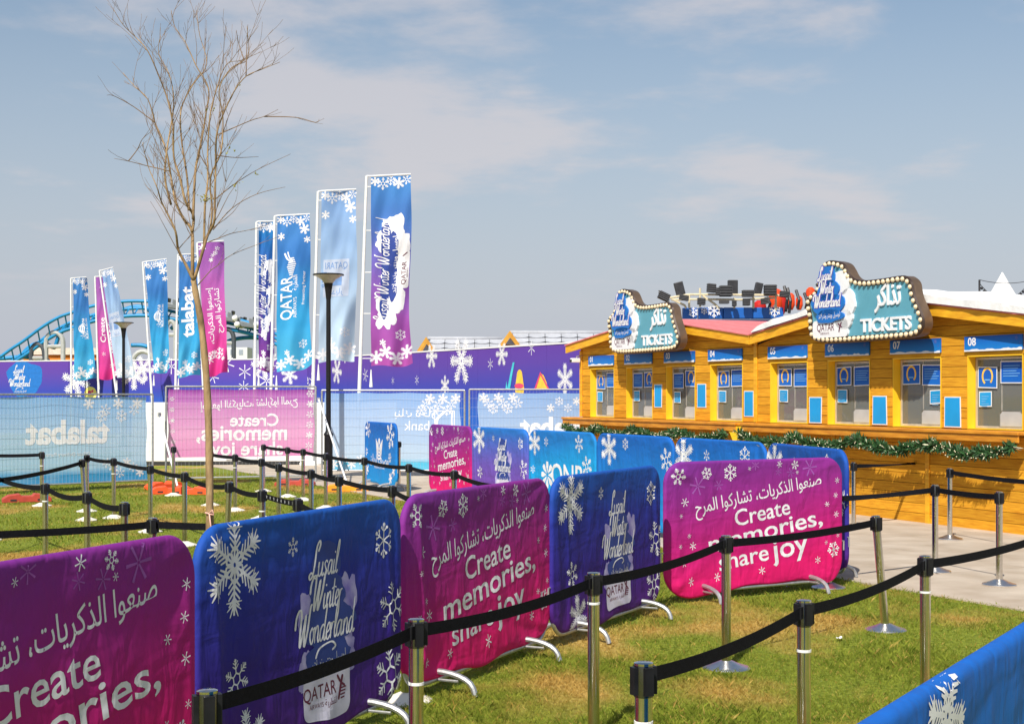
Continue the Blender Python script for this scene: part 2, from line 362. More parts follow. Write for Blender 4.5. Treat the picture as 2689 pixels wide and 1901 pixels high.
    def flake(s, x, y, r, style=0, rot=0, wk=1):
        w = r * .075 * wk; s.group('snowflake_print')
        for k in range(6):
            a = rot + k * math.pi / 3 + math.pi / 6; c, sn = math.cos(a), math.sin(a)
            T = lambda p, q: (x + (p * c - q * sn) * r, y + (p * sn + q * c) * r)
            lv = k % 3
            if style == 0:                              # feathered arms with a fan of leaves at the tip
                s.line(T(.05, 0), T(.95, 0), w, lv=lv)
                for q in (.26, .38, .5, .62): 
                    for g in (-1, 1): s.line(T(q, 0), T(q + .16, g * (.2 - .1 * abs(q - .4))), w * .95, w * .6, lv=3 + lv)
                for g in (-1, 1):
                    s.line(T(.74, 0), T(.98, g * .14), w * 1.1, w * .4, lv=3 + lv); s.line(T(.72, 0), T(.86, g * .24), w, w * .3, lv=3 + lv)
                    s.line(T(.7, 0), T(.7, g * .26), w * .9, w * .3, lv=3 + lv)
                    s.line(T(.05, 0), T(.24, g * .12), w * .9, lv=3 + lv); s.line(T(.24, g * .12), T(.36, 0), w * .9, lv=6)
            elif style == 1:                            # hexagon with branching arms
                b = R_(60); s.line(T(.3, 0), (x + .3 * r * math.cos(a + b), y + .3 * r * math.sin(a + b)), w, lv=7)
                s.line(T(.3, 0), T(1, 0), w, lv=lv)
                for q, e in ((.5, .24), (.7, .2), (.86, .1)):
                    for g in (-1, 1): s.line(T(q, 0), T(q + e * .8, g * e), w, w * .6, lv=3 + lv)
            elif style == 2:                            # spokes with knobbed ends
                s.line(T(.0, 0), T(.9, 0), w * 1.1, lv=lv)
                for g in (-1, 1): s.line(T(.5, 0), T(.72, g * .22), w, lv=3 + lv)
                s.disc(*T(.9, 0), r * .12, 8, lv=6); 
                for g in (-1, 1): s.disc(*T(.74, g * .24), r * .09, 8, lv=7)
            else:                                       # plain star of petals
                s.line(T(.08, 0), T(.95, 0), w * 1.1, w * 2.0, lv=lv)
        s.cur = 0; return s
    def build(s, name, m, parent, mapf, cell=0, base=.002, keep=None, stuff=False):
        if not s.p: return None
        bm = bmesh.new(); gl = bm.faces.layers.int.new('g')
        for vs, fs, lv, gid in s.p:
            off = base + (lv % 14) * .00007
            bv = [bm.verts.new((a, b, off)) for a, b in vs]
            for q in fs:
                if keep and not cell:
                    cx = sum(vs[i][0] for i in q) / len(q); cy = sum(vs[i][1] for i in q) / len(q)
                    if not keep(cx, cy): continue
                try: bm.faces.new([bv[i] for i in q])[gl] = gid
                except ValueError: pass
        for v in [v for v in bm.verts if not v.link_faces]: bm.verts.remove(v)
        if not bm.verts: bm.free(); return None
        if cell:
            for ax in (0, 1):
                lo = min(v.co[ax] for v in bm.verts); hi = max(v.co[ax] for v in bm.verts); k = math.floor(lo / cell) + 1
                while k * cell < hi:
                    co = [0, 0, 0]; co[ax] = k * cell; no = [0, 0, 0]; no[ax] = 1
                    bmesh.ops.bisect_plane(bm, geom=bm.verts[:] + bm.edges[:] + bm.faces[:], plane_co=co, plane_no=no, dist=1e-6); k += 1
        if keep:                                           # trim what hangs over the edge of the cloth
            bad = [fc for fc in bm.faces if not keep(fc.calc_center_median().x, fc.calc_center_median().y)]
            bmesh.ops.delete(bm, geom=bad, context='FACES')
        for v in bm.verts: v.co = mapf(v.co.x, v.co.y, v.co.z)
        sets = {}
        for fc in bm.faces: sets.setdefault(0 if stuff else fc[gl], []).append(fc)
        o = None
        for gid, fl in sorted(sets.items()):              # every word and every snowflake is a piece of its own
            ix = {}; V = []; Q = []
            for fc in fl:
                for v in fc.verts:
                    if v not in ix: ix[v] = len(V); V.append(v.co[:])
                Q.append([ix[v] for v in fc.verts])
            nm = (s.names.get(gid) or name) if not stuff else name
            me = bpy.data.meshes.new(nm); me.from_pydata(V, [], Q); me.update(); o = link(nm, me, m, parent)
            if stuff: o['kind'] = 'stuff'
        bm.free(); return o
def logo(ink_back, ink_blob, ink_text, cx, top, s, rot=0, badge=True, ink_badge=None, arabic=True):
    """the stacked script title on its cloud; top = v of the upper end, s = overall scale (1 = .86 m high)"""
    if ink_back is not None:
        for k, (a, b, rx, ry) in enumerate(((-.22, -.36, .09, .12), (.26, -.3, .08, .13), (-.24, -.66, .09, .1), (.25, -.62, .08, .1), (-.1, -.74, .2, .07), (.14, -.72, .16, .07))):
            ink_back.blob(cx + a * s, top + b * s, rx * s, ry * s, 1.3 * k + 2, .3)
    if ink_blob is not None:
        for k, (a, b, rx, ry) in enumerate(((-.02, -.1, .17, .13), (.0, -.27, .21, .13), (.0, -.44, .31, .13), (.02, -.62, .24, .1))):
            ink_blob.blob(cx + a * s, top + b * s, rx * s, ry * s, 2.1 * k + 5, .12)
    ink_text.script('Lusail', cx - .03 * s, top - .16 * s, .066 * s, .17, rot)
    ink_text.script('Winter', cx + .0 * s, top - .35 * s, .072 * s, .17, rot)
    ink_text.script('Wonderland', cx - .01 * s, top - .53 * s, .074 * s, .17, rot)
    ink_text.group(); ink_text.stroke([(cx - .13 * s, top - .62 * s), (cx - .08 * s, top - .57 * s), (cx + .05 * s, top - .55 * s), (cx + .1 * s, top - .58 * s), (cx + .06 * s, top - .6 * s)], .016 * s); ink_text.cur = 0
    if arabic: ink_text.text(arab('لوسيل وينتر وندرلاند'), cx + .02 * s, top - .68 * s, .085 * s, 'C', rot + .05, width=.38 * s)

# ------------------------------------------------------------------ ground: lawn, paving
EDGE = [(5.0, 7.9), (8.5, 6.05), (12.3, 4.25), (13.88, 3.33), (29.3, -4.4), (60, -19.8)]      # (Y, X) where lawn meets paving
def xedge(Y):
    for (a, b), (c, e) in zip(EDGE, EDGE[1:]):
        if Y <= c: return b + (e - b) * (Y - a) / (c - a)
    return EDGE[-1][1]
PZ = .014
def gz_at(x, y): return PZ if x > xedge(y) else 0.0
def grass_mat(name, blades):
    m, n, l, p = newmat(name)
    g = n.new('ShaderNodeNewGeometry'); src = g.outputs['Position']
    def nz(sc, det=4, off=0):
        mp = n.new('ShaderNodeMapping'); mp.inputs['Location'].default_value = (off, off * .7, 0); mp.inputs['Scale'].default_value = (1, .75, 0); l.new(src, mp.inputs[0])
        t = n.new('ShaderNodeTexNoise'); t.inputs['Scale'].default_value = sc; t.inputs['Detail'].default_value = det; l.new(mp.outputs[0], t.inputs['Vector']); return t.outputs[0]
    r1 = n.new('ShaderNodeValToRGB'); r1.color_ramp.elements[0].position = .51; r1.color_ramp.elements[1].position = .62; l.new(nz(.7, 8, 3.3), r1.inputs[0])
    r2 = n.new('ShaderNodeValToRGB'); r2.color_ramp.elements[0].color = C(86, 104, 26); r2.color_ramp.elements[1].color = C(160, 168, 64)
    r2.color_ramp.elements[0].position = .3; r2.color_ramp.elements[1].position = .7; l.new(nz(9 if blades else 30, 6, 9), r2.inputs[0])
    r3 = n.new('ShaderNodeValToRGB'); r3.color_ramp.elements[0].color = C(160, 126, 56); r3.color_ramp.elements[1].color = C(212, 180, 104)
    r3.color_ramp.elements[0].position = .35; r3.color_ramp.elements[1].position = .65; l.new(nz(25, 4, 1), r3.inputs[0])
    mxx = n.new('ShaderNodeMix'); mxx.data_type = 'RGBA'; l.new(r2.outputs[0], mxx.inputs[6]); l.new(r3.outputs[0], mxx.inputs[7])
    if blades:
        at = n.new('ShaderNodeAttribute'); at.attribute_name = 'dry'
        ad = n.new('ShaderNodeMath'); ad.operation = 'ADD'; ad.use_clamp = True; l.new(r1.outputs[0], ad.inputs[0]); l.new(at.outputs['Fac'], ad.inputs[1]); l.new(ad.outputs[0], mxx.inputs[0])
        tr = n.new('ShaderNodeBsdfTranslucent'); l.new(mxx.outputs[2], tr.inputs[0]); ms = n.new('ShaderNodeMixShader'); ms.inputs[0].default_value = .3
        l.new(p.outputs[0], ms.inputs[1]); l.new(tr.outputs[0], ms.inputs[2]); l.new(ms.outputs[0], n['Material Output'].inputs[0])
    else:
        ml = n.new('ShaderNodeMath'); ml.operation = 'MULTIPLY'; ml.inputs[1].default_value = .9; l.new(r1.outputs[0], ml.inputs[0]); l.new(ml.outputs[0], mxx.inputs[0])
        bt = n.new('ShaderNodeTexNoise'); bt.inputs['Scale'].default_value = 60; bt.inputs['Detail'].default_value = 6; l.new(src, bt.inputs['Vector'])
        bp = n.new('ShaderNodeBump'); bp.inputs['Strength'].default_value = .8; bp.inputs['Distance'].default_value = .04; l.new(bt.outputs[0], bp.inputs['Height']); l.new(bp.outputs[0], p.inputs['Normal'])
    l.new(mxx.outputs[2], p.inputs['Base Color']); p.inputs['Roughness'].default_value = .85; p.inputs['Specular IOR Level'].default_value = .15
    return m
mb = MB(); mb.add([(-900, -60, 0), (900, -60, 0), (900, 1500, 0), (-900, 1500, 0)], [(0, 1, 2, 3)])
tag(obj('ground', mb, grass_mat('lawn', False)), 'lawn and open ground', None, kind='structure')
def blades(name, y0, y1, dens, h, w, seed):
    rng = np.random.default_rng(seed); n = int(dens * .39 * (y1 * y1 - y0 * y0) * 1.05)
    Y = np.sqrt(rng.uniform(y0 * y0, y1 * y1, n)); X = rng.uniform(-1, 1, n) * (.39 * Y)
    ey = np.interp(Y, [e[0] for e in EDGE], [e[1] for e in EDGE]); k = X < ey + rng.normal(0, .025, n); X, Y = X[k], Y[k]; n = len(X)
    thin = np.array([noise.noise((x * 1.3, y * 1.1, 4.2)) for x, y in zip(X, Y)])
    a = rng.uniform(0, 2 * math.pi, n); hh = h * rng.uniform(.45, 1.25, n) * (1 + .9 * thin) * np.where(rng.uniform(0, 1, n) < .03, 1.8, 1); ww = w * rng.uniform(.7, 1.3, n); lean = hh * rng.uniform(.15, 1.1, n); la = rng.uniform(0, 2 * math.pi, n)
    V = np.zeros((n, 4, 3)); ca, sa = np.cos(a) * ww / 2, np.sin(a) * ww / 2
    V[:, 0] = np.stack([X - ca, Y - sa, np.zeros(n)], 1); V[:, 1] = np.stack([X + ca, Y + sa, np.zeros(n)], 1)
    mxp, myp = X + np.cos(la) * lean * .35, Y + np.sin(la) * lean * .35
    V[:, 2] = np.stack([mxp + ca * .8, myp + sa * .8, hh * .62], 1); V[:, 3] = np.stack([X + np.cos(la) * lean, Y + np.sin(la) * lean, hh], 1)
    b = np.arange(n)[:, None] * 4; T = np.concatenate([b + np.array([[0, 1, 2]]), b + np.array([[0, 2, 3]])], 1).reshape(-1)
    me = bpy.data.meshes.new(name); me.vertices.add(n * 4); me.vertices.foreach_set('co', V.reshape(-1)); me.loops.add(len(T)); me.loops.foreach_set('vertex_index', T.astype(np.int32))
    nt = len(T) // 3; me.polygons.add(nt); me.polygons.foreach_set('loop_start', np.arange(0, nt * 3, 3, dtype=np.int32)); me.update()
    dry = np.repeat(np.where(rng.uniform(0, 1, n) < .1, rng.uniform(.4, 1, n), 0), 4).astype(np.float32)
    at = me.attributes.new('dry', 'FLOAT', 'POINT'); at.data.foreach_set('value', dry)
    me.validate(); return me
MG = grass_mat('grass_blades', True)
tag(link('grass', blades('grass', 4.3, 10, 5200, .027, .0030, 1), MG), 'short sunlit turf grass with dry straw patches', 'grass', kind='stuff')
tag(link('grass', blades('grass', 10, 17, 2100, .029, .0046, 2), MG), 'short turf grass around the belt posts and tree', 'grass', kind='stuff')
tag(link('grass', blades('grass', 17, 33, 380, .034, .010, 3), MG), 'turf grass running up to the mesh fence', 'grass', kind='stuff')

M_CONC = mat('concrete_paving', C(200, 186, 168), .85, 0, .15, 2.2, .35, 90, rand=.06, col2=C(172, 156, 136))
M_JOINT = mat('paving_joint', C(84, 74, 64), .9)
PO = Vector((3.33, 13.88, 0)); PE = Vector((-.448, .894, 0)); PN = Vector((.894, .448, 0))
pv = MB()
poly = [(b, a) for a, b in EDGE] + [(60, 60), (60, 5)]
pv.prism_z([(x, y) for x, y in reversed(poly)], -.05, .004)
pav = tag(obj('pavement', pv, M_JOINT), 'pale concrete pavement before the ticket booths', None, kind='structure')
for i in range(-4, 16):                                # slabs, cut to the lawn's edge
    for j in range(0, 7):
        a, b, c, e = i * 3.1, i * 3.1 + 3.082, j * 2.35, j * 2.35 + 2.332
        pts = [PO + PE * p + PN * q for p, q in ((a, c), (a, e), (b, e), (b, c))]
        if min(p.y for p in pts) < 3: continue
        if j == 0: pts = [Vector((max(p.x, xedge(p.y) + .004), p.y, 0)) for p in pts]
        obj('paving_slab', MB().prism_z([(p.x, p.y) for p in pts], -.03, PZ + random.uniform(-.001, .001)), M_CONC, pav)

# ------------------------------------------------------------------ hoarding along the park
M_HOARD = grad('hoarding_print', [(0, C(38, 96, 190)), (.35, C(58, 70, 170)), (.75, C(92, 66, 160)), (1, C(98, 62, 158))], 1.2, 3.4, .6, blotch=.06)
HH = 3.36
HL, HM, HR = Vector((-25.2, 66.8, 0)), Vector((-8.95, 61.7, 0)), Vector((3.3, 39.6, 0))
def hoarding(L, R, label, pitch):
    dv = R - L; W = dv.length; t = thing('hoarding', label, 'hoarding', L, math.atan2(dv.y, dv.x))
    n = round(W / pitch)
    for k in range(n): obj('panel', MB().bbox(k * W / n + .006, (k + 1) * W / n - .006, 0, .06, 0, HH), M_HOARD, t)
    obj('top_rail', MB().bbox(0, W, -.02, .08, HH + .002, HH + .05), M_WPAINT, t)
    flat = lambda u, v, o: (u, -o * 3, v)
    return t, flat
h1, flat = hoarding(HM, HR, 'purple printed hoarding with snowflakes, running up behind the ticket booth', 2.4)
hp = lambda x, y: UV(HM, HR, x, y)
ik = Ink()
for x, y, r, st, ro in ((1134, 935, 34, 0, .5), (1212, 948, 62, 0, .5), (1169, 1012, 26, 0, 0), (1095, 998, 13, 3, 0), (1288, 956, 14, 3, 0), (1318, 930, 30, 0, .5), (1396, 914, 17, 3, 0), (1484, 996, 36, 0, 0), (885, 975, 40, 0, .4), (905, 935, 22, 0, .2), (820, 1000, 26, 3, .2), (960, 985, 20, 3, .3), (1032, 1000, 10, 3, 0)):
    u, v = hp(x, y); u2, _ = hp(x + r, y); ik.flake(u, v, r * 57 / F * .92, st, ro, .85)
ik.text('Create', *hp(792, 1008), .62, 'C', 0, .02); ik.text('memories,', *hp(800, 1032), .62, 'C', 0, .02)
ik.build('snowflake_print', M_WHITE, h1, flat)
ar = Ink(); u, v = hp(1334, 1005); s = 45 / F
for k in range(5): ar.disc(hp(1365, 0)[0] + 0, hp(1365, 985 + k * 9)[1], .18 + .03 * k, 12)
ar.poly([hp(1408, 1022), hp(1412, 1000), hp(1419, 979), hp(1428, 985), hp(1436, 1004), hp(1440, 1022)])
ar.build('fairground_print', mat('amber_print', C(240, 190, 66), .7), h1, flat, base=.003)
ar = Ink(); ar.poly([hp(1333, 1022), hp(1339, 990), hp(1347, 952), hp(1352, 951), hp(1345, 990), hp(1340, 1022)]); ar.poly([hp(1328, 1022), hp(1331, 1000), hp(1334, 1022)])
ar.build('tower_print', mat('teal_print', C(70, 190, 205), .7), h1, flat, base=.004)
ar = Ink(); ar.disc(*hp(1364, 1013), .3, 14, .08); ar.group(); ar.poly([hp(1404, 1022), hp(1420, 976), hp(1444, 1022), hp(1440, 1022), hp(1420, 984), hp(1409, 1022)])
ar.build('ride_print', mat('rose_print', C(220, 70, 110), .7), h1, flat, base=.006)
h2, flat2 = hoarding(HL, HM, 'purple hoarding with script title and round yellow emblem, below the blue coaster', 2.3)
hp = lambda x, y: UV(HL, HM, x, y)
ik = Ink(); bl = Ink()
for x, y, r, st, ro in ((200, 1000, 52, 0, .2), (352, 985, 46, 0, 0), (375, 968, 40, 0, .3), (596, 955, 26, 3, .2), (643, 976, 22, 3, 0), (690, 962, 40, 0, .3), (700, 1000, 30, 3, 0), (450, 962, 24, 3, 0), (560, 990, 20, 3, .3), (640, 1015, 18, 3, 0), (255, 985, 18, 3, 0), (760, 985, 28, 0, .2)):
    u, v = hp(x, y); ik.flake(u, v, r * 63 / F * .9, st, ro, .85)
u, v = hp(62, 968); bl.blob(u + .05, v - .45, .95, .85, 3, .1); lg = Ink(); logo(None, None, lg, u - .2, v + .1, 1.75)
bl.build('title_shade', M_BLUEP, h2, flat2, base=.001); lg.build('title_lettering', M_WHITE, h2, flat2, base=.004)
ik.build('snowflake_print', M_WHITE, h2, flat2)
u, v = hp(238, 1034); ye = Ink(); ye.disc(u, v, .33, 24); ye.build('emblem', mat('yellow_print', C(250, 225, 120), .7), h2, flat2, base=.003)
ye = Ink(); ye.disc(u - .05, v + .06, .1, 12); ye.disc(u + .1, v + .12, .06, 10); ye.build('emblem_mark', mat('rose_print', C(220, 70, 110)), h2, flat2, base=.005)

# ------------------------------------------------------------------ mesh fence with printed scrims seen from behind
M_WIRE = mat('fence_wire', (.55, .57, .6, 1), .5, .3)
def scrim(name, st, alpha): return grad(name, st, .3, 1.95, .8, .12, alpha, blotch=.1)
SC_B = scrim('scrim_blue', [(0, C(60, 160, 220)), (.08, C(176, 214, 242)), (.5, C(184, 216, 244)), (.93, C(146, 196, 242)), (1, C(50, 104, 196))], .94)
SC_P = scrim('scrim_pink', [(0, C(214, 50, 156)), (.06, C(222, 122, 184)), (.45, C(228, 156, 204)), (.92, C(190, 110, 188)), (1, C(140, 50, 148))], .94)
SC_L = scrim('scrim_pale', [(0, C(80, 185, 220)), (.07, C(176, 200, 222)), (.5, C(166, 192, 224)), (.94, C(140, 176, 224)), (1, C(60, 110, 205))], .94)
SCW = mat('scrim_white_print', (.88, .88, .9, 1), .8, 0, .03, transl=.08)
def fence(L, R, h, m, label, cloth, draw):
    dv = R - L; W = dv.length; t = thing('mesh_fence', label, 'fence', L, math.atan2(dv.y, dv.x))
    z0 = .14
    fr = MB(); fr.tube([(0, 0, .02), (0, 0, h)], .021, 8); fr.tube([(W, 0, .02), (W, 0, h)], .021, 8)
    fr.tube([(0, 0, h), (W, 0, h)], .018, 8); fr.tube([(0, 0, z0), (W, 0, z0)], .018, 8); obj('frame', fr, M_GALV, t, smooth=40)
    wi = MB(); n = int(W / .075)
    for k in range(1, n):
        x = k * W / n; wi.tube([(x, -.004, z0), (x, -.004, h)], .0014, 4, False)
    for k in range(1, 9):
        z = z0 + (h - z0) * k / 9; wi.tube([(0, -.009, z), (W, -.009, z)], .0017, 4, False)
    o = obj('wire_mesh', wi, M_WIRE, t); o['kind'] = 'stuff'
    a, b, c, e = cloth                                   # u0, u1, v0, v1 of the scrim
    rp = lambda u, v: .02 + .012 * math.sin(u * 2.1 + v) + .008 * math.sin(u * 5 + 2 * v)
    nu, nv = 44, 16; g = MB(); vs = []
    for j in range(nv + 1):
        for i in range(nu + 1):
            u = a + (b - a) * i / nu; v = c + (e - c) * j / nv
            if j == nv: v -= .02 * abs(math.sin(u * 3.3))
            if i in (0, nu): u += .015 * math.sin(v * 7)
            vs.append((u, rp(u, v), v))
    g.add(vs, [(j * (nu + 1) + i, j * (nu + 1) + i + 1, (j + 1) * (nu + 1) + i + 1, (j + 1) * (nu + 1) + i) for j in range(nv) for i in range(nu)])
    obj('scrim', g, m, t, smooth=True)
    ik = Ink(); draw(ik, a, b, c, e)
    ik.build('scrim_print', SCW, t, lambda u, v, of: (u, rp(u, v) - of, v), .25, .004)
    return t
def d_talabat(ik, a, b, c, e):
    ik.text('talabat', (a + b) / 2 + .05, c + (e - c) * .46, .62, 'C', 0, .035, mirror=True)
    for q in range(7): ik.flake(b - .2 - .17 * q + .1 * (q % 2), e - .14 - .12 * (q % 3), .12, q % 3, q, 1.2)
    for q in range(6): ik.flake(b - .15 - .14 * q, c + .15 + .1 * (q % 3), .1, q % 2, q, 1.2)
    ik.flake(a + .2, e - .35, .12, 1); ik.text('Official Delivery Partner', (a + b) / 2, c + (e - c) * .31, .1, 'C', mirror=True)
def d_create(ik, a, b, c, e):
    ik.text(arab('إصنعوا الذكريات، تشاركوا المرح'), (a + b) / 2 + .15, e - .36, .22, 'C', .06, .012, mirror=True, width=2.0)
    ik.text('Create', (a + b) / 2 + .25, e - .76, .36, 'C', 0, .02, mirror=True)
    ik.text('memories,', (a + b) / 2, e - 1.05, .44, 'C', 0, .025, mirror=True)
    ik.text('share joy', (a + b) / 2 + .1, e - 1.36, .4, 'C', 0, .02, mirror=True)
    for q in range(12): ik.flake((a + .12, b - .12)[q % 2] + .04 * math.sin(q * 3), c + .1 + 1.3 * q / 12, .05 + .03 * (q % 2), q % 3, q, 1.3)
def d_dukhan(ik, a, b, c, e):
    x = b - .35; z = c + (e - c) * .62; ik.group()
    for p, q in (((x - .22, z - .25), (x + .22, z - .25)), ((x + .22, z - .25), (x + .22, z + .25)), ((x + .22, z + .25), (x - .22, z + .25)), ((x - .22, z + .25), (x - .22, z - .25))): ik.line(p, q, .02)
    ik.stroke([(x + .02, z + .24), (x - .17, z + .05), (x - .12, z - .2), (x + .2, z - .22)], .06); ik.stroke([(x + .18, z + .24), (x + .16, z), (x + .2, z - .22)], .03)
    ik.cur = 0; ik.text('bank', x - .62, z - .18, .3, 'C', mirror=True); ik.text(arab('بنك دخان'), x - .62, z + .12, .26, 'C', mirror=True)
    for q in range(9): ik.flake(b - .1 - .16 * q * .6, e - .14 - .13 * (q % 3), .12, q % 3, q, 1.2)
    for q in range(5): ik.flake(a + .2 + .2 * q, c + .14 + .1 * (q % 2), .11, q % 2, q, 1.2)
def d_tala2(ik, a, b, c, e):
    ik.text('talabat', a + 1.75, c + (e - c) * .44, .6, 'C', 0, .035, mirror=True)
    for q in range(8): ik.flake(a + .12 + .11 * q, e - .12 - .12 * (q % 3), .12, q % 3, q, 1.2)
    for q in range(4): ik.flake(b - 1.0 - .2 * q, e - .2 - .15 * (q % 2), .1, q % 3, q, 1.2)
    ik.text('20', a + 2.3, c + .15, .4, 'C', mirror=True)
fA, fB = Vector((-9.75, 25.6, 0)), Vector((-7.14, 28.0, 0))
fence(fA, fB, 1.84, SC_B, 'wire fence panel backed by pale blue banner with mirrored delivery lettering, pegged by red block', (.05, (fB - fA).length - .12, .16, 1.8), d_talabat)
fC, fD = Vector((-7.0, 28.5, 0)), Vector((-4.11, 29.5, 0))
fence(fC, fD, 2.0, SC_P, 'wire fence panel backed by pink banner with mirrored Create memories lettering', (.04, (fD - fC).length - .03, .56, 1.95), d_create)
fE, fG = Vector((-4.25, 31.5, 0)), Vector((-1.06, 31.5, 0))
fence(fE, fG, 1.93, SC_L, 'wire fence panel backed by pale blue banner with mirrored bank logo behind black lamp post', (.06, (fG - fE).length - .1, .14, 1.88), d_dukhan)
fI, fJ = Vector((-.95, 31.4, 0)), Vector((2.5, 31.9, 0))
fence(fI, fJ, 1.95, SC_L, 'wire fence panel backed by pale blue banner, running behind the ticket booth corner', (.2, (fJ - fI).length - .05, .14, 1.88), d_tala2)
M_ORANGE = mat('orange_plastic', C(252, 84, 34), .55, 0, .1, 8)
M_AMBER = mat('amber_plastic', C(246, 150, 32), .55, 0, .1, 8)
M_REDP = mat('faded_red_plastic', C(176, 66, 52), .6, 0, .12, 8)
def block(x, y, rz, m, label, s=1):
    t = thing('ballast_block', label, 'ballast block', (x, y, gz_at(x, y)), rz)
    g = MB(); pr = [(-.4 * s, 0), (.4 * s, 0), (.4 * s, .07), (.3 * s, .13), (.12 * s, .15), (.08 * s, .11), (-.08 * s, .11), (-.12 * s, .15), (-.3 * s, .13), (-.4 * s, .07)]
    g.prism(pr, -.12, .12); obj('block', g, m, t, bevel=.012)
    for k in (-.22, .22): obj('grip_slot', MB().bbox(k * s - .05, k * s + .05, -.125, .125, .03, .06), M_RUBBER, t)
g = GR(452, 1296); block(g.x, g.y, .3, M_ORANGE, 'orange ballast block lying under the gap beside the pink banner')
g = GR(432, 1284); block(g.x, g.y, .9, M_ORANGE, 'orange ballast block clamping the blue banner panel, half behind another')
g = GR(500, 1298); block(g.x, g.y, -.1, M_ORANGE, 'orange ballast block under the white brace of the pink banner panel')
g = GR(910, 1290); block(g.x, g.y, .1, M_AMBER, 'amber ballast block at the end of the slanting brace by the lamp post', 1.05)
g = GR(775, 1276); block(g.x, g.y, 0, M_REDP, 'faded red ballast block under the corner of the pink banner panel', 1.0)
g = GR(70, 1318); block(g.x, g.y, .4, M_REDP, 'red ballast block beneath the blue banner panel')
def brace(a, b, label):
    t = thing('slanting_strut', label, 'brace', a); v = Vector(b) - Vector(a)
    obj('pole', MB().tube([(0, 0, 0), v], .02, 8), M_WPAINT, t, smooth=40)
    obj('clamp', MB().box(v * .985, (.06, .06, .08)), M_GALV, t)
a = GR(466, 1290); brace((a.x, a.y, .1), (GX(418, 28.3), 28.3, 1.45), 'white brace leaning from an orange foot to the gap between blue and pink banners')
a = GR(912, 1285); brace((a.x, a.y, .1), (GX(836, 31.2), 31.2, 1.75), 'white brace slanting from the amber foot up behind the lamp post')
# white container wall glimpsed between the panels
t = thing('white_cabin', 'plain white site cabin glimpsed through the gaps in the mesh fence', 'cabin', (-6.4, 36.5, 0), .05)
obj('wall', MB().bbox(-3.4, 3.4, 0, 2.2, .1, 1.62), M_WPAINT, t, bevel=.02); obj('door', MB().bbox(-1.0, -.2, -.03, -.002, .15, 1.6), mat('pale_grey_paint', C(205, 208, 210), .5), t)
obj('skirting', MB().bbox(-3.38, 3.38, .01, 2.18, .0, .098), M_RUBBER, t)

